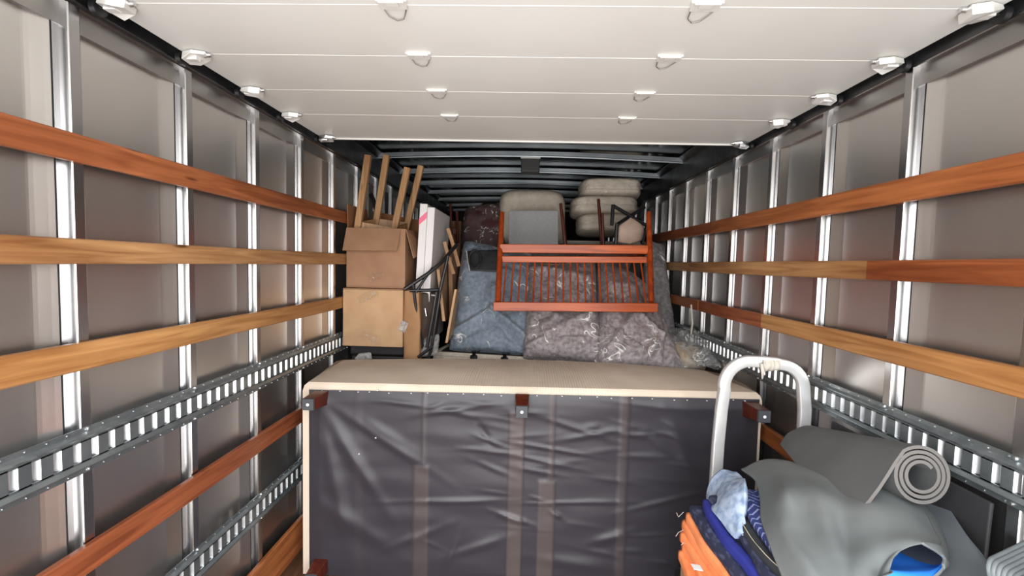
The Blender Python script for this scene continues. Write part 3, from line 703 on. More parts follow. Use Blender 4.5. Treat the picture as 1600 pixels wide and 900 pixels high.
cream('middle cream cushion of the film-wrapped stack, sticking out to the side', 889, 311, 994, 341, 4.22, .42, 8, 6, (.0,))
cream('bottom cream cushion of the film-wrapped stack, on the dark trunk', 899, 338, 990, 368, 4.20, .42, 11, 6, (.0,))
tb = thing('storage_trunk', 'dark trunk with a pale rim carrying the cream cushions', 'trunk', V(.35, 4.4, -1.6))
p = px(890, 376, 4.08); mb = MB(); mb.box(-.35, 1.10, 4.1, 5.2, H-1.595, p.z-.04); mb.build('body', DARKBOX, tb, bevel=.01)
mb = MB(); mb.box(-.36, 1.11, 4.085, 5.21, p.z-.03, p.z+.0); mb.box(-.36, 1.11, 4.07, 4.084, p.z-.02, p.z+.002); mb.build('lid', [mat('trunk_lid_rim', srgb(150,142,132), .5)], tb, bevel=.005)

# grey board
o = MB(); a, b, c_, d_ = px(795,329,3.72), px(872,329,3.72), px(872,404,3.66), px(795,404,3.66)
th = Vector((0,.035,0)); o.hexa([d_, c_, c_+th, d_+th, a, b, b+th, a+th])
tag(o.build('fabric_board', GREYB, bevel=.004), 'flat grey woven square panel standing behind the bench rails', 'panel')

# ------------------------------------------------------------------ upside-down cherry bench
bench = thing('bench', 'cherry-red wooden spindle-back bench turned upside down on the bagged cushions', 'bench', px(900,480,3.04))
def L(x1, y1, Y1_, x2, y2, Y2_, w_, th_, name, m, up=Vector((0,1,0)), bev=.004):
    q = MB(); q.beam(px(x1,y1,Y1_), px(x2,y2,Y2_), w_, th_, up); return q.build(name, m, bench, bevel=bev)
L(771,478.5,3.02, 1027,480.5,3.02, .060, .034, 'crest_rail', CHERRY)
L(781,388,3.23, 1012,390,3.23, .062, .030, 'seat_rail', CHERRY)
L(784,405,3.205, 1010,406,3.205, .045, .026, 'lower_back_rail', CHERRY)
for (xt, xb) in ((784.5,778), (1013.5,1017.5)):
    q = MB(); q.tube([px(xb,472,3.03), px((xt+xb)/2,400,3.21), px(xt,332,3.36)], [.020,.021,.017], 12); q.build('post', CHERRYZ, bench, smooth=True)
NS = 20
for i in range(NS):
    u = (i+.5)/NS; xt = 786+ (1007-786)*u + 0; xb = 780+(1015-780)*u
    q = MB(); q.tube([px(xt,411,3.205), px((xt+xb)/2,440,3.13), px(xb,475,3.03)], .0062, 8); q.build('spindle', CHERRYZ, bench, smooth=True)
# seat frame running back, with three slats and the rear legs
for x in (-.17, .86):
    q = MB(); q.beam((x, 3.23, px(900,389,3.23).z), (x, 3.68, px(900,389,3.23).z-.02), .03, .05); q.build('side_rail', CHERRYZ, bench, bevel=.003)
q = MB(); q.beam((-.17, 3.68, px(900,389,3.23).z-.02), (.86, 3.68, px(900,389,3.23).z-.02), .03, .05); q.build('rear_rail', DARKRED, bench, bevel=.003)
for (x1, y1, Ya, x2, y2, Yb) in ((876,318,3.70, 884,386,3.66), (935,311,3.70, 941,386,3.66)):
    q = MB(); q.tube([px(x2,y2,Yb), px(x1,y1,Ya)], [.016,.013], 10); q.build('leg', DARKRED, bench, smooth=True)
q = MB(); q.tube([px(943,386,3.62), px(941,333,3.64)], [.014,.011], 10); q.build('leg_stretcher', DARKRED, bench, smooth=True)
# wood block behind the spindles
q = MB(); q.box(0,0,0,0,0,0) if False else None
p1 = px(848,412,3.50); p2 = px(882,427,3.50)
q = MB(); q.box(p1.x, p2.x, 3.46, 3.52, p2.z, p1.z); tag(q.build('wood_block', PINE, bevel=.004), 'small pale wooden block seen between the bench spindles', 'block')
# black bag behind the spindles
t = MB()
f1, f2, nu, nv = padded((px(955,404,4.02), px(1015,404,4.0), px(1006,470,3.90), px(950,470,3.90)), .10, 4, .01, 6, 3, nu=20, nv=20)
t.grid(f1, nu, nv); t.grid(f2, nu, nv); tag(t.build('black_bag', BAGBLK, smooth='weld', angle=180), 'black bag in the V gap behind the bench spindles', 'bag')

# folding stool with black cross frame and pale seat
fs_ = thing('folding_stool', 'small folding stool with pale fabric seat and crossed black legs on the bench', 'stool', px(985,382,3.55))
def T(pts, r, name='leg', m=BLKM, par=fs_):
    q = MB(); q.tube([px(*p_) for p_ in pts], r, 10); return q.build(name, m, par, smooth=True)
T([(958,320,3.46),(956,352,3.44)], .014); T([(959,322,3.455),(1011,353,3.56)], .014); T([(964,351,3.44),(1007,324,3.60)], .014)
T([(964,350,3.43),(962,381,3.42)], .015); T([(1007,314,3.62),(1000,342,3.60)], .014); T([(1010,354,3.57),(1003,381,3.55)], .015)
mb = MB()
base = [px(963,379,3.46), px(984,383,3.44), px(1003,377,3.50), px(1004,374,3.66), px(966,374,3.66)]
tp_ = [px(966,353,3.47), px(985,341,3.50), px(1007,354,3.52), px(1006,350,3.66), px(968,348,3.66)]
mid = [a.lerp(b, .55)+Vector((0,-.012,0)) for a, b in zip(base, tp_)]
vs = base+mid+tp_; k = 5
mb.add(vs, [(i, (i+1) % k, r*k+k+(i+1) % k - (0), r*k+k+i) if r == 0 else (k+i, k+(i+1) % k, 2*k+(i+1) % k, 2*k+i) for r in (0, 1) for i in range(k)]+[tuple(range(k))[::-1], tuple(range(2*k, 3*k))])
mb.build('seat', mat('pale_pink_canvas', srgb(206,180,162), .8, 0, srgb(188,162,144), 12, bump=.3, bscale=20, dist=.005), fs_, bevel=.02, seg=4, smooth=True)

# black pouch with a loop on the slate-blue cushion
bg_ = thing('shoulder_bag', 'black bag with a looped strap and pale edge resting on the slate-blue cushion', 'bag', px(750,425,3.62))
a, b, c_, d_ = px(728,392,3.50), px(778,390,3.50), px(778,425,3.42), px(733,423,3.42); th = Vector((0,.05,0))
q = MB(); q.hexa([d_, c_, c_+th, d_+th, a, b, b+th, a+th]); q.build('body', BAGBLK, bg_, bevel=.012, seg=3)
q = MB(); q.tube([px(735+9*math.cos(t)+7, 405-14*math.sin(t), 3.42+.02*math.sin(t)) for t in [i*PI/12-.4 for i in range(24)]], .008, 8); q.build('strap', BLKP, bg_, smooth=True)
q = MB(); q.tube([px(729,392,3.495), px(731,408,3.455), px(734,423,3.415)], .0035, 6); q.build('edge_trim', HINGE, bg_, smooth=True)

# ------------------------------------------------------------------ the boxes by the left wall
tr = thing('storage_trunk', 'dark trunk under the two stacked cardboard boxes', 'trunk', V(-.93, 3.4, -1.6))
mb = MB(); mb.box(-1.185, -.672, 3.02, 3.9, H-1.595, H-.66); mb.build('body', DARKBOX, tr, bevel=.012)
mb = MB(); mb.box(-1.19, -.668, 3.01, 3.91, H-.655, H-.575); mb.build('lid', DARKBOX, tr, bevel=.012)
lo = thing('cardboard_box', 'closed tan cardboard box, lower of the two by the wall slats', 'box', V(-.98, 3.1, -.57))
mb = MB(); mb.box(-1.188, -.792, 2.885, 3.32, H-.570, H-.196); mb.build('carton', CARD, lo, bevel=.004)
for k_, (x0, x1, y0, y1) in enumerate(((-1.188,-.792,2.886,3.10),(-1.188,-.792,3.105,3.318))):
    mb = MB(); mb.box(x0, x1, y0, y1, H-.195, H-.190+.004*k_); mb.build('flap', CARD2, lo, bevel=.001)
def crinkle(a, b, Y, par, name='tape', m=FILMC, w_=.03, seed=1):
    p_, q_ = px(*a, Y), px(*b, Y); ax = (q_-p_); up = Vector((-ax.z, 0, ax.x)).normalized()*w_
    r_ = random.Random(seed); mb = MB()
    mb.grid(lambda u, v: p_+ax*u+up*(v-.5)+Vector((0, -.004-.004*noise.noise(Vector((u*9+seed, v*5, 0))), 0)), 14, 6)
    return mb.build(name, m, par, smooth='all', solid=.0006)
crinkle((560,470),(590,455), 2.884, lo, w_=.05, seed=2, m=film('tape_painted_shine', .0, 34, 1.0, .1)); crinkle((566,520),(596,534), 2.884, lo, w_=.05, seed=5, m=film('tape_painted_shine_low', .0, 34, 1.0, .1))  # clear tape, its white shine painted in as streaks

ub = thing('cardboard_box', 'open brown cardboard box, upper of the two, with an upturned stool inside', 'box', V(-.98, 3.1, -.19))
X0, X1, Ya, Yb, Z0, Z1 = -1.182, -.792, 2.93, 3.33, -.187, .205
mb = MB(); t_ = .004
mb.box(X0, X1, Ya, Ya+t_, H+Z0, H+Z1); mb.box(X0, X1, Yb-t_, Yb, H+Z0, H+Z1); mb.box(X0, X0+t_, Ya+t_, Yb-t_, H+Z0, H+Z1); mb.box(X1-t_, X1, Ya+t_, Yb-t_, H+Z0, H+Z1); mb.box(X0+t_, X1-t_, Ya+t_, Yb-t_, H+Z0, H+Z0+t_)
mb.build('carton', CARD2, ub)
def flap(pts, m=CARD2):
    q = MB(); q.add([Vector(p_) for p_ in pts], [(0,1,2,3)]); return q.build('flap', m, ub, solid=.004)
zt_ = H+Z1
flap([(X0,Ya,zt_),(X1-.03,Ya,zt_),(X1-.035,Ya-.075,zt_-.145),(X0-.0+.004,Ya-.075,zt_-.15)])
flap([(X1,Ya+.01,zt_),(X1,Yb-.01,zt_),(X1+.07,Yb-.02,zt_-.13),(X1+.05,Ya+.02,zt_-.19)])
flap([(X0+.004,Ya+.01,zt_),(X0+.004,Yb-.01,zt_),(X0+.002,Yb-.02,zt_+.16),(X0+.002,Ya+.005,zt_+.155)], CARDIN)
flap([(X0+.01,Yb,zt_),(X1-.01,Yb,zt_),(X1-.02,Yb+.06,zt_+.10),(X0+.02,Yb+.06,zt_+.16)], CARDIN)
crinkle((575,436),(600,428), 2.928, ub, w_=.05, seed=8, m=film('tape_painted_shine_up', .0, 34, 1.0, .1))  # painted white glints on clear tape
sl = thing('wooden_stool', 'pale wooden stool upside down in the open box, four legs up', 'stool', V(-.98, 3.12, -.05))
def leg(pt, pb_, w_=.042):
    q = MB(); a = px(*pb_); b = px(*pt); q.beam(a, b, w_, w_*.82, Vector((0,1,0))); q.build('leg', PINE, sl, bevel=.003)
TOPS = [(575.5,242.5,3.00),(604.5,242,3.20),(637,262,3.06),(658,259,3.26)]
BOTS = [(557,370,2.985),(586,362,3.20),(614,370,3.06),(634,362,3.255)]
for a, b in zip(TOPS, BOTS): leg(a, b)
def apr(a, b, w_=.05):
    q = MB(); q.beam(px(*a), px(*b), .016, w_, Vector((0,0,1))); q.build('apron', PINE, sl, bevel=.002)
apr((560,352,3.00),(618,362,3.06)); apr((589,347,3.20),(637,353,3.25)); apr((559,352,3.0),(588,348,3.2)); apr((617,362,3.06),(636,354,3.25))
q = MB(); a = px(553,372,2.96); b = px(620,374,3.03)
q.hexa([Vector((-1.13,2.96,H+.05)), Vector((-.84,3.0,H+.05)), Vector((-.80,3.29,H+.05)), Vector((-1.10,3.29,H+.05)), Vector((-1.13,2.96,H+.075)), Vector((-.84,3.0,H+.075)), Vector((-.80,3.29,H+.075)), Vector((-1.10,3.29,H+.075))]); q.build('seat', PINE, sl, bevel=.003)

wb = thing('flat_carton', 'tall white flat carton with a pink tape stripe beside the open box', 'box', V(-.7, 3.3, -.57))
M = Matrix.Translation(Vector((-.695, 3.0, H-.565))) @ Matrix.Rotation(math.radians(2.6), 4, 'Y')
mb = MB(); mb.box(-.062, -.012, 0, .62, 0, .945, M=M); mb.box(-.0105, .038, .004, .60, 0, .925, M=M); mb.build('carton', WHITEB, wb, bevel=.003)
mb = MB(); 
mb.add([M @ Vector(q_) for q_ in ((-.0625,-.0015,.800),(-.012,-.0015,.850),(-.012,-.0015,.895),(-.0625,-.0015,.845))], [(0,1,2,3)]); mb.build('tape_stripe', PINK, wb, solid=.001)

pc = thing('paper_parcel', 'tall narrow brown paper parcel with torn tape beside the lower cardboard box', 'parcel', V(-.72, 2.93, -1.6))
mb = MB()
def ppf(u, v):
    an = 2*PI*u; x = math.copysign(abs(math.cos(an))**.35, math.cos(an)); y = math.copysign(abs(math.sin(an))**.35, math.sin(an))
    w_ = .054*(1-.12*max(0, v-.9)/.1); 
    n_ = .008*noise.noise(Vector((x*2, y*2, v*9)))
    return Vector((-.727+x*(w_+n_)-.012*v, 2.935+y*(.042+n_*.6), H-1.595+1.405*v+.012*x*(v > .99)))
mb.grid(ppf, 40, 40); mb.add([ppf(i/40, 1) for i in range(40)], [tuple(range(40))]); mb.build('wrapping', PAPERW, pc, smooth='weld', angle=60)
crinkle((625,508),(636,512), 2.885, pc, w_=.07, seed=9, m=film('torn_tape', .3, 30))

fc = thing('folding_chair', 'black folding chair with bare tube legs leaning against the white carton', 'chair', V(-.62, 2.97, -.6))
def FT(pts, r): 
    q = MB(); q.tube([px(*p_) for p_ in pts], r, 10); q.build('leg', BLKM, fc, smooth=True)
FT([(632,452,2.86),(668,428,2.90),(690,410,2.96),(714,382,3.1)], .013)
FT([(645,443,2.87),(650,480,2.90),(656,520,2.93),(661,545,2.95)], .010)
FT([(650,457,2.87),(662,438,2.89),(676,418,2.93)], .009)
FT([(682,456,2.90),(675,500,2.90),(667,543,2.90)], .011)
FT([(688,456,2.92),(678,520,2.92),(674,546,2.92),(670,558,2.92)], .010)
FT([(653,558,2.90),(676,541,2.90)], .010); FT([(700,400,3.0),(686,460,2.96)], .012)
FT([(640,454,2.86),(684,453,2.92)], .011)
q = MB(); q.tube([px(674,461,2.88), px(680,462,2.88)], .006, 8); q.build('hinge_bolt', ZINC, fc, smooth=True)
sc_ = thing('suitcase', 'dark brown cloth suitcase behind the black folding chair', 'suitcase', V(-.55, 3.0, -.6))
a, b, c_, d_ = px(648,457,2.97), px(686,457,3.03), px(677,536,3.03), px(654,536,2.97); th = Vector((.0,.12,0))
q = MB(); q.hexa([d_, c_, c_+th, d_+th, a, b, b+th, a+th]); q.build('body', BROWNC, sc_, bevel=.012, seg=3)
q = MB(); q.tube([px(664,482,2.965), px(666,494,2.965)], .005, 8); q.build('handle', ZINC, sc_, smooth=True)
q = MB()
f1, f2, nu, nv = padded((px(662,528,2.99), px(688,520,3.0), px(684,556,2.98), px(653,558,2.97)), .07, 3, .03, 12, 5, nu=24, nv=24); q.grid(f1, nu, nv); q.grid(f2, nu, nv)
tag(q.build('plastic_wrap', film('bunched_film', .3, 25), smooth='weld', angle=60), 'bunched clear plastic wrap at the foot of the black folding chair', 'plastic wrap')
q = MB()
f1, f2, nu, nv = padded((px(560,552,2.88), px(580,550,2.88), px(582,562,2.86), px(553,562,2.86)), .05, 2.5, .03, 12, 8, nu=20, nv=20); q.grid(f1, nu, nv); q.grid(f2, nu, nv)
tag(q.build('plastic_wrap', film('scrap_film', .35, 25), smooth='weld', angle=60), 'scrap of crumpled clear plastic below the tan cardboard box', 'plastic wrap')

# leaning cardboard sheets and wooden sticks
def sheet(a, b, c_, d_, th_, m, label, name='cardboard_sheet', cat='cardboard sheet'):
    q = MB(); th = Vector((th_, .004, 0)); P4 = [px(*k_) for k_ in (a, b, c_, d_)]
    q.hexa([P4[3], P4[2], P4[2]+th, P4[3]+th, P4[0], P4[1], P4[1]+th, P4[0]+th]); o = q.build(name, m, bevel=.002); tag(o, label, cat); return o
sheet((682,421,3.05),(697,392,3.50),(697,498,3.50),(691,502,3.05), .02, CARD, 'pale-edged cardboard sheet standing just behind the black folding chair')
sheet((700,402,3.40),(713,380,3.75),(712,480,3.75),(702,498,3.40), .03, CARD2, 'darker brown cardboard sheet behind the pale-edged one')
sheet((710,452,3.02),(714,452,3.30),(706,520,3.30),(695.5,536,3.02), .016, CARD, 'thin tan sheet leaning against the slate-blue bagged cushion')
def stick(pts, w_, m, label, name='wooden_stick'):
    q = MB(); q.tube([px(*k_) for k_ in pts], w_, 8, flat=(w_*2, w_*1.5)); tag(q.build(name, m, smooth=True, angle=50), label, 'stick')
stick([(695,378,3.2),(701,402,3.2),(709,428,3.2)], .013, PINE, 'pale stick, lower of the pair propped beside the white carton')
stick([(700,357,3.3),(709,385,3.3),(717,416,3.3)], .014, PINE, 'pale stick, upper of the pair propped beside the white carton')
q = MB(); a = px(703,345,4.4); b = px(716,345,4.4); q.box(a.x, b.x+.03, 4.4, 4.9, H-1.595, a.z); tag(q.build('cardboard_box', CARD2, bevel=.004), 'tall narrow brown box in the shade beyond the leaning sheets', 'box')
dc = thing('wooden_chair', 'dark wooden chair back standing up in the shade behind the white carton', 'chair', px(708,420,4.3))
for x in (704, 714):
    q = MB(); q.tube([px(x,318 if x < 710 else 330,4.25), px(x+2,440,4.2), Vector((px(x+2,440,4.2).x, 4.2, .003))], .013, 8); q.build('post', DARKRED, dc, smooth=True)
q = MB(); q.beam(px(704,360,4.25), px(715,362,4.25), .02, .06); q.build('top_rail', DARKRED, dc, bevel=.003)
# black strap hanging on the left wall behind the stool legs
q = MB(); q.tube([px(579,303,3.50), px(583,312,3.48), px(588,328,3.47), px(592,350,3.46)], .012, 8, flat=(.035,.008)); tag(q.build('strap', BLKP, smooth=True), 'short black strap hanging behind the upturned stool legs', 'strap')
# big dark load behind everything
q = MB(); q.box(-.95, .9, 5.4, 6.4, H-1.595, H+.30); q.box(-.4, .5, 5.35, 6.3, H+.301, H+.5); tag(q.build('covered_furniture', mat('dark_furniture_cover', srgb(38,30,28), .8), bevel=.03, seg=3), 'dark covered furniture filling the far end of the truck', 'furniture')

# ------------------------------------------------------------------ crumpled film and cord by the right wall
q = MB()
def crum(u, v):
    a = px(1000,512,3.22).lerp(px(1086,515,3.24), u); b = px(925,574,2.93).lerp(px(1125,578,2.86), u)
    p_ = a.lerp(b, v**.8); k = noise.fractal(Vector((u*5, v*4, 2)), .8, 2.2, 5)
    p_ = p_+Vector((.0, -.06*math.sin(PI*v)+.05*k, .045*math.sin(PI*v)+.07*abs(k)*(.3+v*(1-v)*3)))
    return p_
q.grid(crum, 90, 60)
tag(q.build('plastic_film', film('loose_bag_film', .08, 8, 1.0), smooth='all', solid=.0006), 'loose crumpled end of clear plastic bagging by the slotted track', 'plastic film')
q = MB()
def crum2(u, v):
    a = px(1090,548,2.95).lerp(px(1122,553,2.9), u); b = px(1085,570,2.88).lerp(px(1127,577,2.82), u); p_ = a.lerp(b, v)
    k = noise.fractal(Vector((u*4, v*4, 7)), .8, 2.2, 4); return p_+Vector((0, .03*k, .03*abs(k)))
q.grid(crum2, 24, 16); tag(q.build('plastic_film', film('loose_bag_corner', .12, 12), smooth='all', solid=.0006), 'stray corner of clear plastic sticking out towards the hand truck', 'plastic film')
q = MB()
f1, f2, nu, nv = padded((px(1016,532,3.08), px(1090,542,3.08), px(1108,580,2.95), px(1012,582,2.95)), .16, 3, .03, 9, 5, nu=30, nv=30); q.grid(f1, nu, nv); q.grid(f2, nu, nv)
tag(q.build('jute_bundle', mat('straw_brown_cloth', srgb(186,170,146), .85, 0, srgb(146,130,110), 30, (1,1,.2), bump=.5, bscale=30, dist=.006), smooth='weld', angle=180), 'straw-brown cloth bundle inside the crumpled clear plastic', 'bundle')
q = MB(); q.tube([px(1080,476,3.10), px(1082,505,3.1), px(1080,520,3.1), px(1081,535,3.1), px(1079,552,3.1)], .006, 8); tag(q.build('cord', CORD, smooth=True), 'off-white cord hanging from the low slat behind the plastic', 'cord')

# ------------------------------------------------------------------ hand truck
ht = thing('hand_truck', 'silver hand truck with a rounded loop handle beside the tipped sofa', 'hand truck', V(.98, 1.85, -1.6))
HY = 1.86
pts = []
def arc(cx, cy, r, a0, a1, n=8): return [(cx+r*math.cos(math.radians(a0+(a1-a0)*i/n)), cy-r*math.sin(math.radians(a0+(a1-a0)*i/n))) for i in range(n+1)]
pth = [(1118,752),(1122,690),(1127,640),(1132,606)]+arc(1172,605,41,178,96)+[(1190,565),(1213,567)]+arc(1217,607,38,88,2)+[(1257,640),(1254,700)]
path = [px(x, y, HY) for x, y in pth]
b0_ = path[0]; b1_ = path[-1]
path = [Vector((b0_.x-.03, HY, .12)), Vector((b0_.x-.015, HY, .45))]+path+[Vector((b1_.x, HY, .45)), Vector((b1_.x, HY, .12))]
q = MB(); q.tube(path, .02, 16, flat=(.046,.030), up=Vector((0,1,0))); q.build('frame', ALTUBE, ht, smooth=True, angle=50)
for z in (.25, .55, .62):
    q = MB(); q.beam((b0_.x-.02, HY, z), (b1_.x, HY, z), .02, .04); q.build('crossbar', ALTUBE, ht, bevel=.003)
q = MB(); q.box(b0_.x-.05, b1_.x+.05, HY-.25, HY, .01, .02); q.build('toe_plate', ALTUBE, ht, bevel=.003)
for x in (b0_.x-.06, b1_.x+.02):
    q = MB(); q.tube([(x-.02, HY+.1, .12), (x+.02, HY+.1, .12)], .115, 24); q.build('wheel', BLKP, ht, bevel=.01)
q = MB(); r_ = random.Random(4)
def rag(u, v):
    an = 2*PI*v; x = 1188+22*u*1.2; p_ = px(x, 567.5, HY); rr = .019+.006*noise.noise(Vector((u*6, v*6, 1)))
    return p_+Vector((0, math.cos(an)*(rr+.004), math.sin(an)*(rr+.009)-.004))
q.grid(rag, 20, 16); q.tube([px(1190,568,HY-.025), px(1192,580,HY-.025), px(1191,592,HY-.024)], [.006,.008,.003], 8)
q.build('tape_wrap', mat('torn_masking_tape', srgb(196,190,178), .7, bump=.6, bscale=50, dist=.006), ht, smooth='all')

# ------------------------------------------------------------------ folded moving blankets
def blanket(label, xl, zb, h, ya, yb, m, mb_, seed, skew=0, xr=1.12, binding=True, bw=.05, name='moving_blanket', grp='folded moving blankets in the pile'):
    t = thing(name, label, 'blanket', V((xl+xr)/2, (ya+yb)/2, zb), grp)
    def prof(i, n):
        # rounded left fold, flat top and bottom
        P_ = []
        return P_
    NX, NY = 26, 30
    def surf(top):
        def g(u, v):
            y = ya+(yb-ya)*v
            sk = skew*(v-.5)+.010*math.sin(v*7+seed)+.006*noise.noise(Vector((v*5, seed, 0)))
            x = xl+sk+(xr-xl-sk)*(u**1.6)
            e = min(1, (u**1.6)*(xr-xl)/(h*.5)); rd = max(0, 1-(1-e)**4)**.35
            ey = min(1, min(v, 1-v)*(yb-ya)/(h*.5)+.3); rd *= math.sqrt(max(0, 1-(1-ey)**2)); 
            z = zb+h/2+(h/2*rd)*(1 if top else -1)
            z += .005*noise.noise(Vector((x*9, y*7, seed)))*(1 if top else .3)*min(1, u*8)
            return V(x, y, z)
        return g
    q = MB(); q.grid(surf(True), NX, NY); q.grid(surf(False), NX, NY); q.build('quilted_body', m, t, smooth='weld', angle=180)
    if binding:
        def bind(u, v):
            y = ya+(yb-ya)*v; sk = skew*(v-.5)+.010*math.sin(v*7+seed)+.006*noise.noise(Vector((v*5, seed, 0)))
            an = (u-.5)*PI*1.15; r = h/2+.003
            # strip wrapped round the fold, continuing over the top
            ca, sa = math.cos(an), math.sin(an); x = xl+sk-.003+(h/2)*(1-math.copysign(abs(ca)**.5, ca)); z = zb+h/2+r*math.copysign(abs(sa)**.6, sa)+.002*math.sin(v*17+seed*3)
            if u > .94: x += bw*(u-.94)/.06
            return V(x, y-.0, z+.001*math.sin(v*90+seed))
        q = MB(); q.grid(bind, 22, 50); q.build('binding', mb_, t, smooth='all', solid=.004)
        if mb_ is BLKBIND:
            q = MB(); q.tube([bind(.80, k/20)+Vector((-.002,0,.004)) for k in range(21)], .0012, 6); q.build('stitching', STITCH, t, smooth=True)
    return t
lay = -.925
names_o = ['lowest orange-bound moving blanket in the pile by the hand truck', 'second orange-bound moving blanket from the bottom, its edge drawn back slightly',
           'third orange-bound moving blanket up, a pale tag below it', 'fourth orange-bound moving blanket up, with fraying corner threads', 'topmost orange-bound moving blanket, directly under the navy ones']
for i in range(5):
    blanket(names_o[i], .578+.009*i+(.008 if i % 2 else 0), -1.085+.036*i, .034, .95-.02*i, 1.62+(.02 if i == 3 else 0), NAVY, ORANGE, i+1, .015, bw=.022)
q = MB(); q.box(.60, 1.13, .95, 1.62, .005, H-1.09); tag(q.build('cardboard_box', CARD2, bevel=.01), 'cardboard box low down carrying the pile of moving blankets', 'box')
q = MB(); p_ = px(1088,882,1.33); q.hexa([p_+Vector(k) for k in ((-.012,-.012,-.008),(.016,-.012,-.012),(.016,.012,-.012),(-.012,.012,-.008),(-.012,-.012,-.006),(.016,-.012,-.010),(.016,.012,-.010),(-.012,.012,-.006))])
q.build('care_tag', HINGE, bpy.data.objects['moving_blanket.002'])
for (a, b, c) in (((1068,800),(1060,808),(1057,801)),((1068,828),(1060,832),(1056,838)),((1072,850),(1068,848),(1064,852))):
    q = MB(); q.tube([px(*a,1.55), px(*b,1.54), px(*c,1.54)], .0008, 5); q.build('loose_thread', CORD, bpy.data.objects['moving_blanket.003'])
zb2 = -1.085+.180
blanket('dark navy moving blanket resting directly on the orange-bound ones', .612, zb2, .050, .93, 1.60, NAVY, BLKBIND, 5, .02, bw=.004, binding=False)
blanket('navy moving blanket with royal blue edge, second above the orange ones', .640, zb2+.051, .026, .93, 1.57, NAVY, ROYAL, 6, .02, bw=.006)
blanket('navy moving blanket with a black stitched edge, third above the orange ones', .655, zb2+.078, .034, .93, 1.55, NAVY, BLKBIND, 9, .02, binding=False)
blanket('thin moving blanket with black stitched edge directly under the zigzag quilt', .676, zb2+.113, .018, .93, 1.50, NAVY, BLKBIND, 7, .02, bw=.016)
blanket('zigzag-stitched blue quilt on top of the blanket pile', .690, zb2+.132, .030, .90, 1.50, QUILT, BLKBIND, 8, .02, bw=.012, name='quilt', binding=False)
# small orange corner at the back
# heather-blue knit draped over the back corner
hb = MB()
def hea(u, v):
    A_ = [[(1106,775,1.66),(1112,752,1.66),(1128,737,1.66),(1150,740,1.64)],
          [(1108,792,1.60),(1118,775,1.59),(1136,752,1.58),(1162,750,1.56)],
          [(1118,802,1.47),(1132,790,1.44),(1147,776,1.43),(1166,762,1.42)],
          [(1152,842,1.33),(1155,836,1.32),(1158,832,1.31),(1163,838,1.31)]]
    def cr(p0, p1, p2, p3, t): return .5*((2*p1)+(-p0+p2)*t+(2*p0-5*p1+4*p2-p3)*t*t+(-p0+3*p1-3*p2+p3)*t**3)
    def ev(P_, t):
        n_ = len(P_)-1; q_ = t*n_; i = min(int(q_), n_-1); g = lambda k: P_[max(0, min(n_, k))]
        return cr(g(i-1), g(i), g(i+1), g(i+2), q_-i)
    rows = [ev([px(*p_) for p_ in r], u) for r in A_]; p_ = ev(rows, v)
    return p_+Vector((0, 0, .006*noise.noise(Vector((u*5, v*5, 0)))))
hb.grid(hea, 24, 24); tag(hb.build('knit_blanket', HEATH, smooth='all', solid=.014), 'light heather-blue knit draped over the back corner of the blanket pile', 'blanket')

# ------------------------------------------------------------------ foam mats
def patch(ctrl, nu, nv, name, mats, label, solid, par=None, cat='mat', wob=.0, folds=(), dz=0):
    def cr(p0, p1, p2, p3, t): return .5*((2*p1)+(-p0+p2)*t+(2*p0-5*p1+4*p2-p3)*t*t+(-p0+3*p1-3*p2+p3)*t**3)
    def ev(P_, t):
        n_ = len(P_)-1; q_ = t*n_; i = min(int(q_), n_-1)
        g = lambda k: P_[k] if 0 <= k <= n_ else (2*P_[0]-P_[1] if k < 0 else 2*P_[n_]-P_[n_-1])
        return cr(g(i-1), g(i), g(i+1), g(i+2), q_-i)
    rows = [[px(*p_) if len(p_) == 3 else V(*p_[:3]) for p_ in r] for r in ctrl]
    q = MB(); q.grid(lambda u, v: ev([ev(r, u) for r in rows], v)+Vector((0,0,dz+wob*noise.noise(Vector((u*4,v*4,1)))+sum(ridge(u, v, *f_) for f_ in folds))), nu, nv)
    o = q.build(name, mats, par, smooth='all', solid=solid)
    if label: tag(o, label, cat)
    return o
# large dark mat lying on the pile, reaching to the wall track
patch([[(1300,735,1.62),(1360,735,1.50),(1420,745,1.42),(1478,765,1.30)],
       [(1300,800,1.30),(1380,810,1.26),(1450,815,1.22),(1512,815,1.16)],
       [(1300,880,1.12),(1390,890,1.10),(1470,892,1.06),(1548,862,1.07)],
       [(1320,990,.95),(1420,1000,.93),(1520,1000,.92),(1600,965,.93)],
       [(1330,1150,.80),(1440,1160,.79),(1560,1160,.78),(1660,1120,.78)]], 30, 30, 'foam_mat', [NEODK], 'large smooth dark grey mat lying flat between the pile and the wall track', .008, dz=-.035)
# black sheet leaning on the wall below the track
q = MB(); q.hexa([V(1.180,1.16,-1.59), V(1.192,1.16,-1.59), V(1.192,1.75,-1.59), V(1.180,1.75,-1.59), V(1.205,1.15,-.585), V(1.215,1.15,-.585), V(1.215,1.75,-.585), V(1.205,1.75,-.585)])
tag(q.build('rubber_sheet', BLKC, bevel=.003), 'black rubber sheet leaning on the wall just under the slotted track', 'sheet')
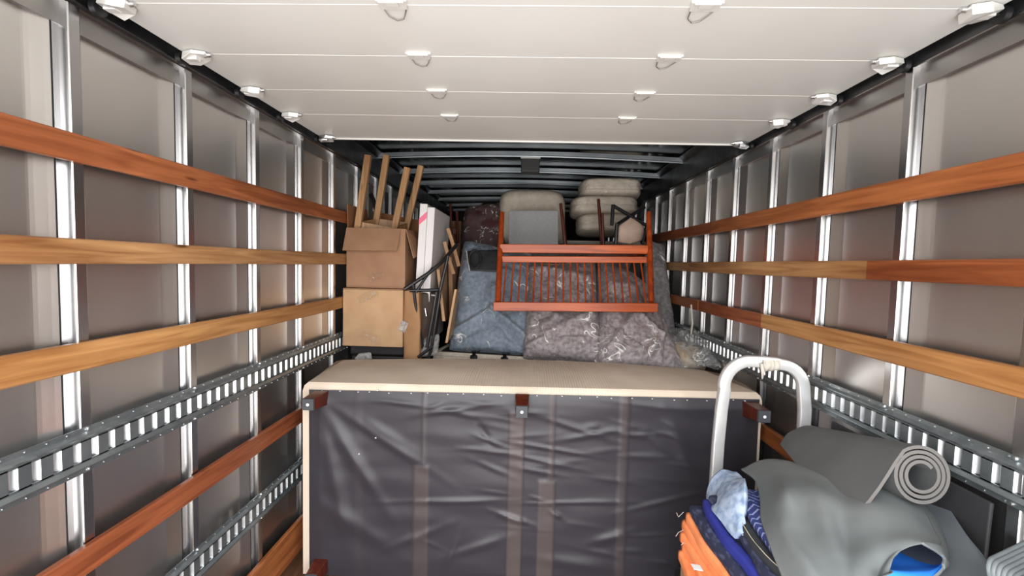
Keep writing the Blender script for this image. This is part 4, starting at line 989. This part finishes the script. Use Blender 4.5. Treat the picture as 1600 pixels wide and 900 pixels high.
# grey sheet with bright blue underside; the far margin rolls under
gm = [[(1158,733,1.60),(1180,724,1.64),(1225,722,1.66),(1290,728,1.62),(1360,738,1.52),(1432,775,1.36)],
      [(1180,752,1.50),(1205,745,1.46),(1245,740,1.48),(1305,742,1.40),(1375,756,1.32),(1445,800,1.24)],
      [(1188,780,1.40),(1220,772,1.33),(1262,775,1.30),(1320,775,1.24),(1395,790,1.20),(1460,830,1.16)],
      [(1190,815,1.30),(1228,806,1.23),(1275,812,1.19),(1330,812,1.15),(1400,818,1.12),(1468,850,1.10)],
      [(1205,862,1.18),(1240,850,1.13),(1290,848,1.10),(1340,850,1.08),(1392,842,1.06),(1440,848,1.05)],
      [(1226,910,1.08),(1262,905,1.04),(1310,904,1.02),(1345,902,1.01),(1375,890,1.02),(1402,866,1.03)],
      [(1240,990,.98),(1285,985,.96),(1330,980,.95),(1350,960,.96),(1368,925,.98),(1386,898,1.00)]]
patch(gm, 90, 90, 'foam_mat', [NEOBLUE, NEO], 'pale grey rubbery mat with bright blue underside curling open at its corner', .006, wob=.016, folds=((.30,.05,.22,.42,.09,.012),(.22,.42,.08,.55,.08,.008),(.38,.1,.50,.9,.09,.018),(.62,.25,.45,.95,.07,-.014),(.15,.6,.3,1.0,.06,.010)))
# its far margin rolls under, so the blue side shows in the open end of the fold
lip = [[(1432,775,1.36),(1452,790,1.37),(1455,805,1.38),(1440,812,1.38),(1330,808,1.38)],
       [(1445,800,1.24),(1464,815,1.25),(1467,830,1.26),(1450,838,1.26),(1335,832,1.26)],
       [(1460,830,1.16),(1474,843,1.165),(1475,859,1.17),(1455,868,1.17),(1335,862,1.17)],
       [(1468,850,1.10),(1477,858,1.11),(1478,874,1.11),(1456,885,1.11),(1340,882,1.10)],
       [(1440,848,1.05),(1466,853,1.075),(1477,870,1.08),(1468,889,1.07),(1350,892,1.04)],
       [(1472,868,1.055),(1477,875,1.055),(1470,889,1.05),(1438,897,1.03),(1393,893,1.00)],
       [(1474,882,1.04),(1472,891,1.035),(1452,905,1.02),(1416,908,1.0),(1370,903,.98)]]
patch(lip, 50, 60, 'foam_mat_margin', [NEOBLUE, NEO], None, .006, par=bpy.data.objects['foam_mat.001'])
# rolled charcoal foam mat: sheet with spiral end
rm = thing('rolled_mat', 'partly unrolled charcoal foam mat with its spiral end towards the open door', 'mat', px(1440,743,1.2))
Fc = px(1440,743,1.20); Bc = px(1266,697,1.74); ax = (Bc-Fc)
Rr, ri, turns, tk = .077, .034, 3.25, .0092
prof = []   # (p, q, free) from free edge to spiral centre
freeF = [(-.208,-.128),(-.186,-.118),(-.163,-.100),(-.138,-.072),(-.112,-.038),(-.088,-.002),(-.068,.030)]
freeB = [(-.112,.000),(-.105,.012),(-.097,.026),(-.088,.038),(-.077,.047),(-.066,.053),(-.054,.058)]
NSp = 120
def rprof(t):
    pts = [Vector((a[0]*(1-t)+b[0]*t, a[1]*(1-t)+b[1]*t)) for a, b in zip(freeF, freeB)]
    for i in range(NSp+1):
        k = i/NSp; an = math.radians(125)-k*turns*2*PI; r = Rr-(Rr-ri)*k + .0025*math.sin(an*1.0+1)*(1-k)*(-1)
        pts.append(Vector((r*math.cos(an)*1.0, r*math.sin(an))))
    return pts
q = MB(); NA = 12
rx = Vector((1,0,0)); ru = Vector((0,.12,1)).normalized()
rings = []
for j in range(NA+1):
    t = j/NA; c0 = Fc+ax*t; P_ = rprof(t)
    outer = []; inner = []
    for i, p_ in enumerate(P_):
        a = P_[max(0, i-1)]; b = P_[min(len(P_)-1, i+1)]; tg = (b-a).normalized(); nn = Vector((-tg.y, tg.x))
        o_ = p_+nn*tk/2; i_ = p_-nn*tk/2
        outer.append(c0+rx*o_.x+ru*o_.y); inner.append(c0+rx*i_.x+ru*i_.y)
    rings.append(outer+inner[::-1])
n = len(rings[0]); vs = [v for r in rings for v in r]; nn_ = n//2
fs = [(j*n+i, j*n+(i+1) % n, (j+1)*n+(i+1) % n, (j+1)*n+i) for j in range(NA) for i in range(n)]
q.add(vs, fs, 0)
q.add(rings[0], [(i, i+1, n-2-i, n-1-i) for i in range(nn_-1)], 1); q.add(rings[-1], [(i, i+1, n-2-i, n-1-i) for i in range(nn_-1)], 1)
q.build('foam_sheet', [FOAM, FOAMEDGE], rm, smooth=True, angle=40)

# grey ribbed mat folded over at the frame's corner
rib = thing('ribbed_mat', 'grey ribbed mat folded over beside the wall, behind the large dark mat', 'mat', px(1575,880,.9))
def ribs(u, v):
    # u round the fold, v along it
    a = px(1548,855,.93); L_ = Vector((.16,-.03,-.0)); 
    an = -PI*.55+PI*1.1*min(1, u*1.6) if u < .625 else None
    c0 = px(1576,905,.92)+Vector((0,-.02,0))
    dr = Vector((.42,-1,-.28)).normalized(); pr = Vector((1,.38,.10)).normalized(); up_ = Vector((-.1,.2,1)).normalized()
    rr = .022
    if u < .35:   # lower limb
        p_ = c0+pr*(.20*(1-u/.35))-up_*rr
    elif u < .65:
        an = PI*1.5-PI*(u-.35)/.3; p_ = c0+pr*(rr*math.cos(an))+up_*(rr*math.sin(an))
    else: p_ = c0+pr*(.26*(u-.65)/.35)+up_*rr
    p_ = p_+dr*(v*.30-.04); nrm_ = up_
    return p_+up_*(.0016*math.sin(v*2*PI*38))*(1 if u > .5 else -1)
q = MB(); q.grid(ribs, 40, 340); q.build('sheet', RIBG, rib, smooth='all', solid=.006)
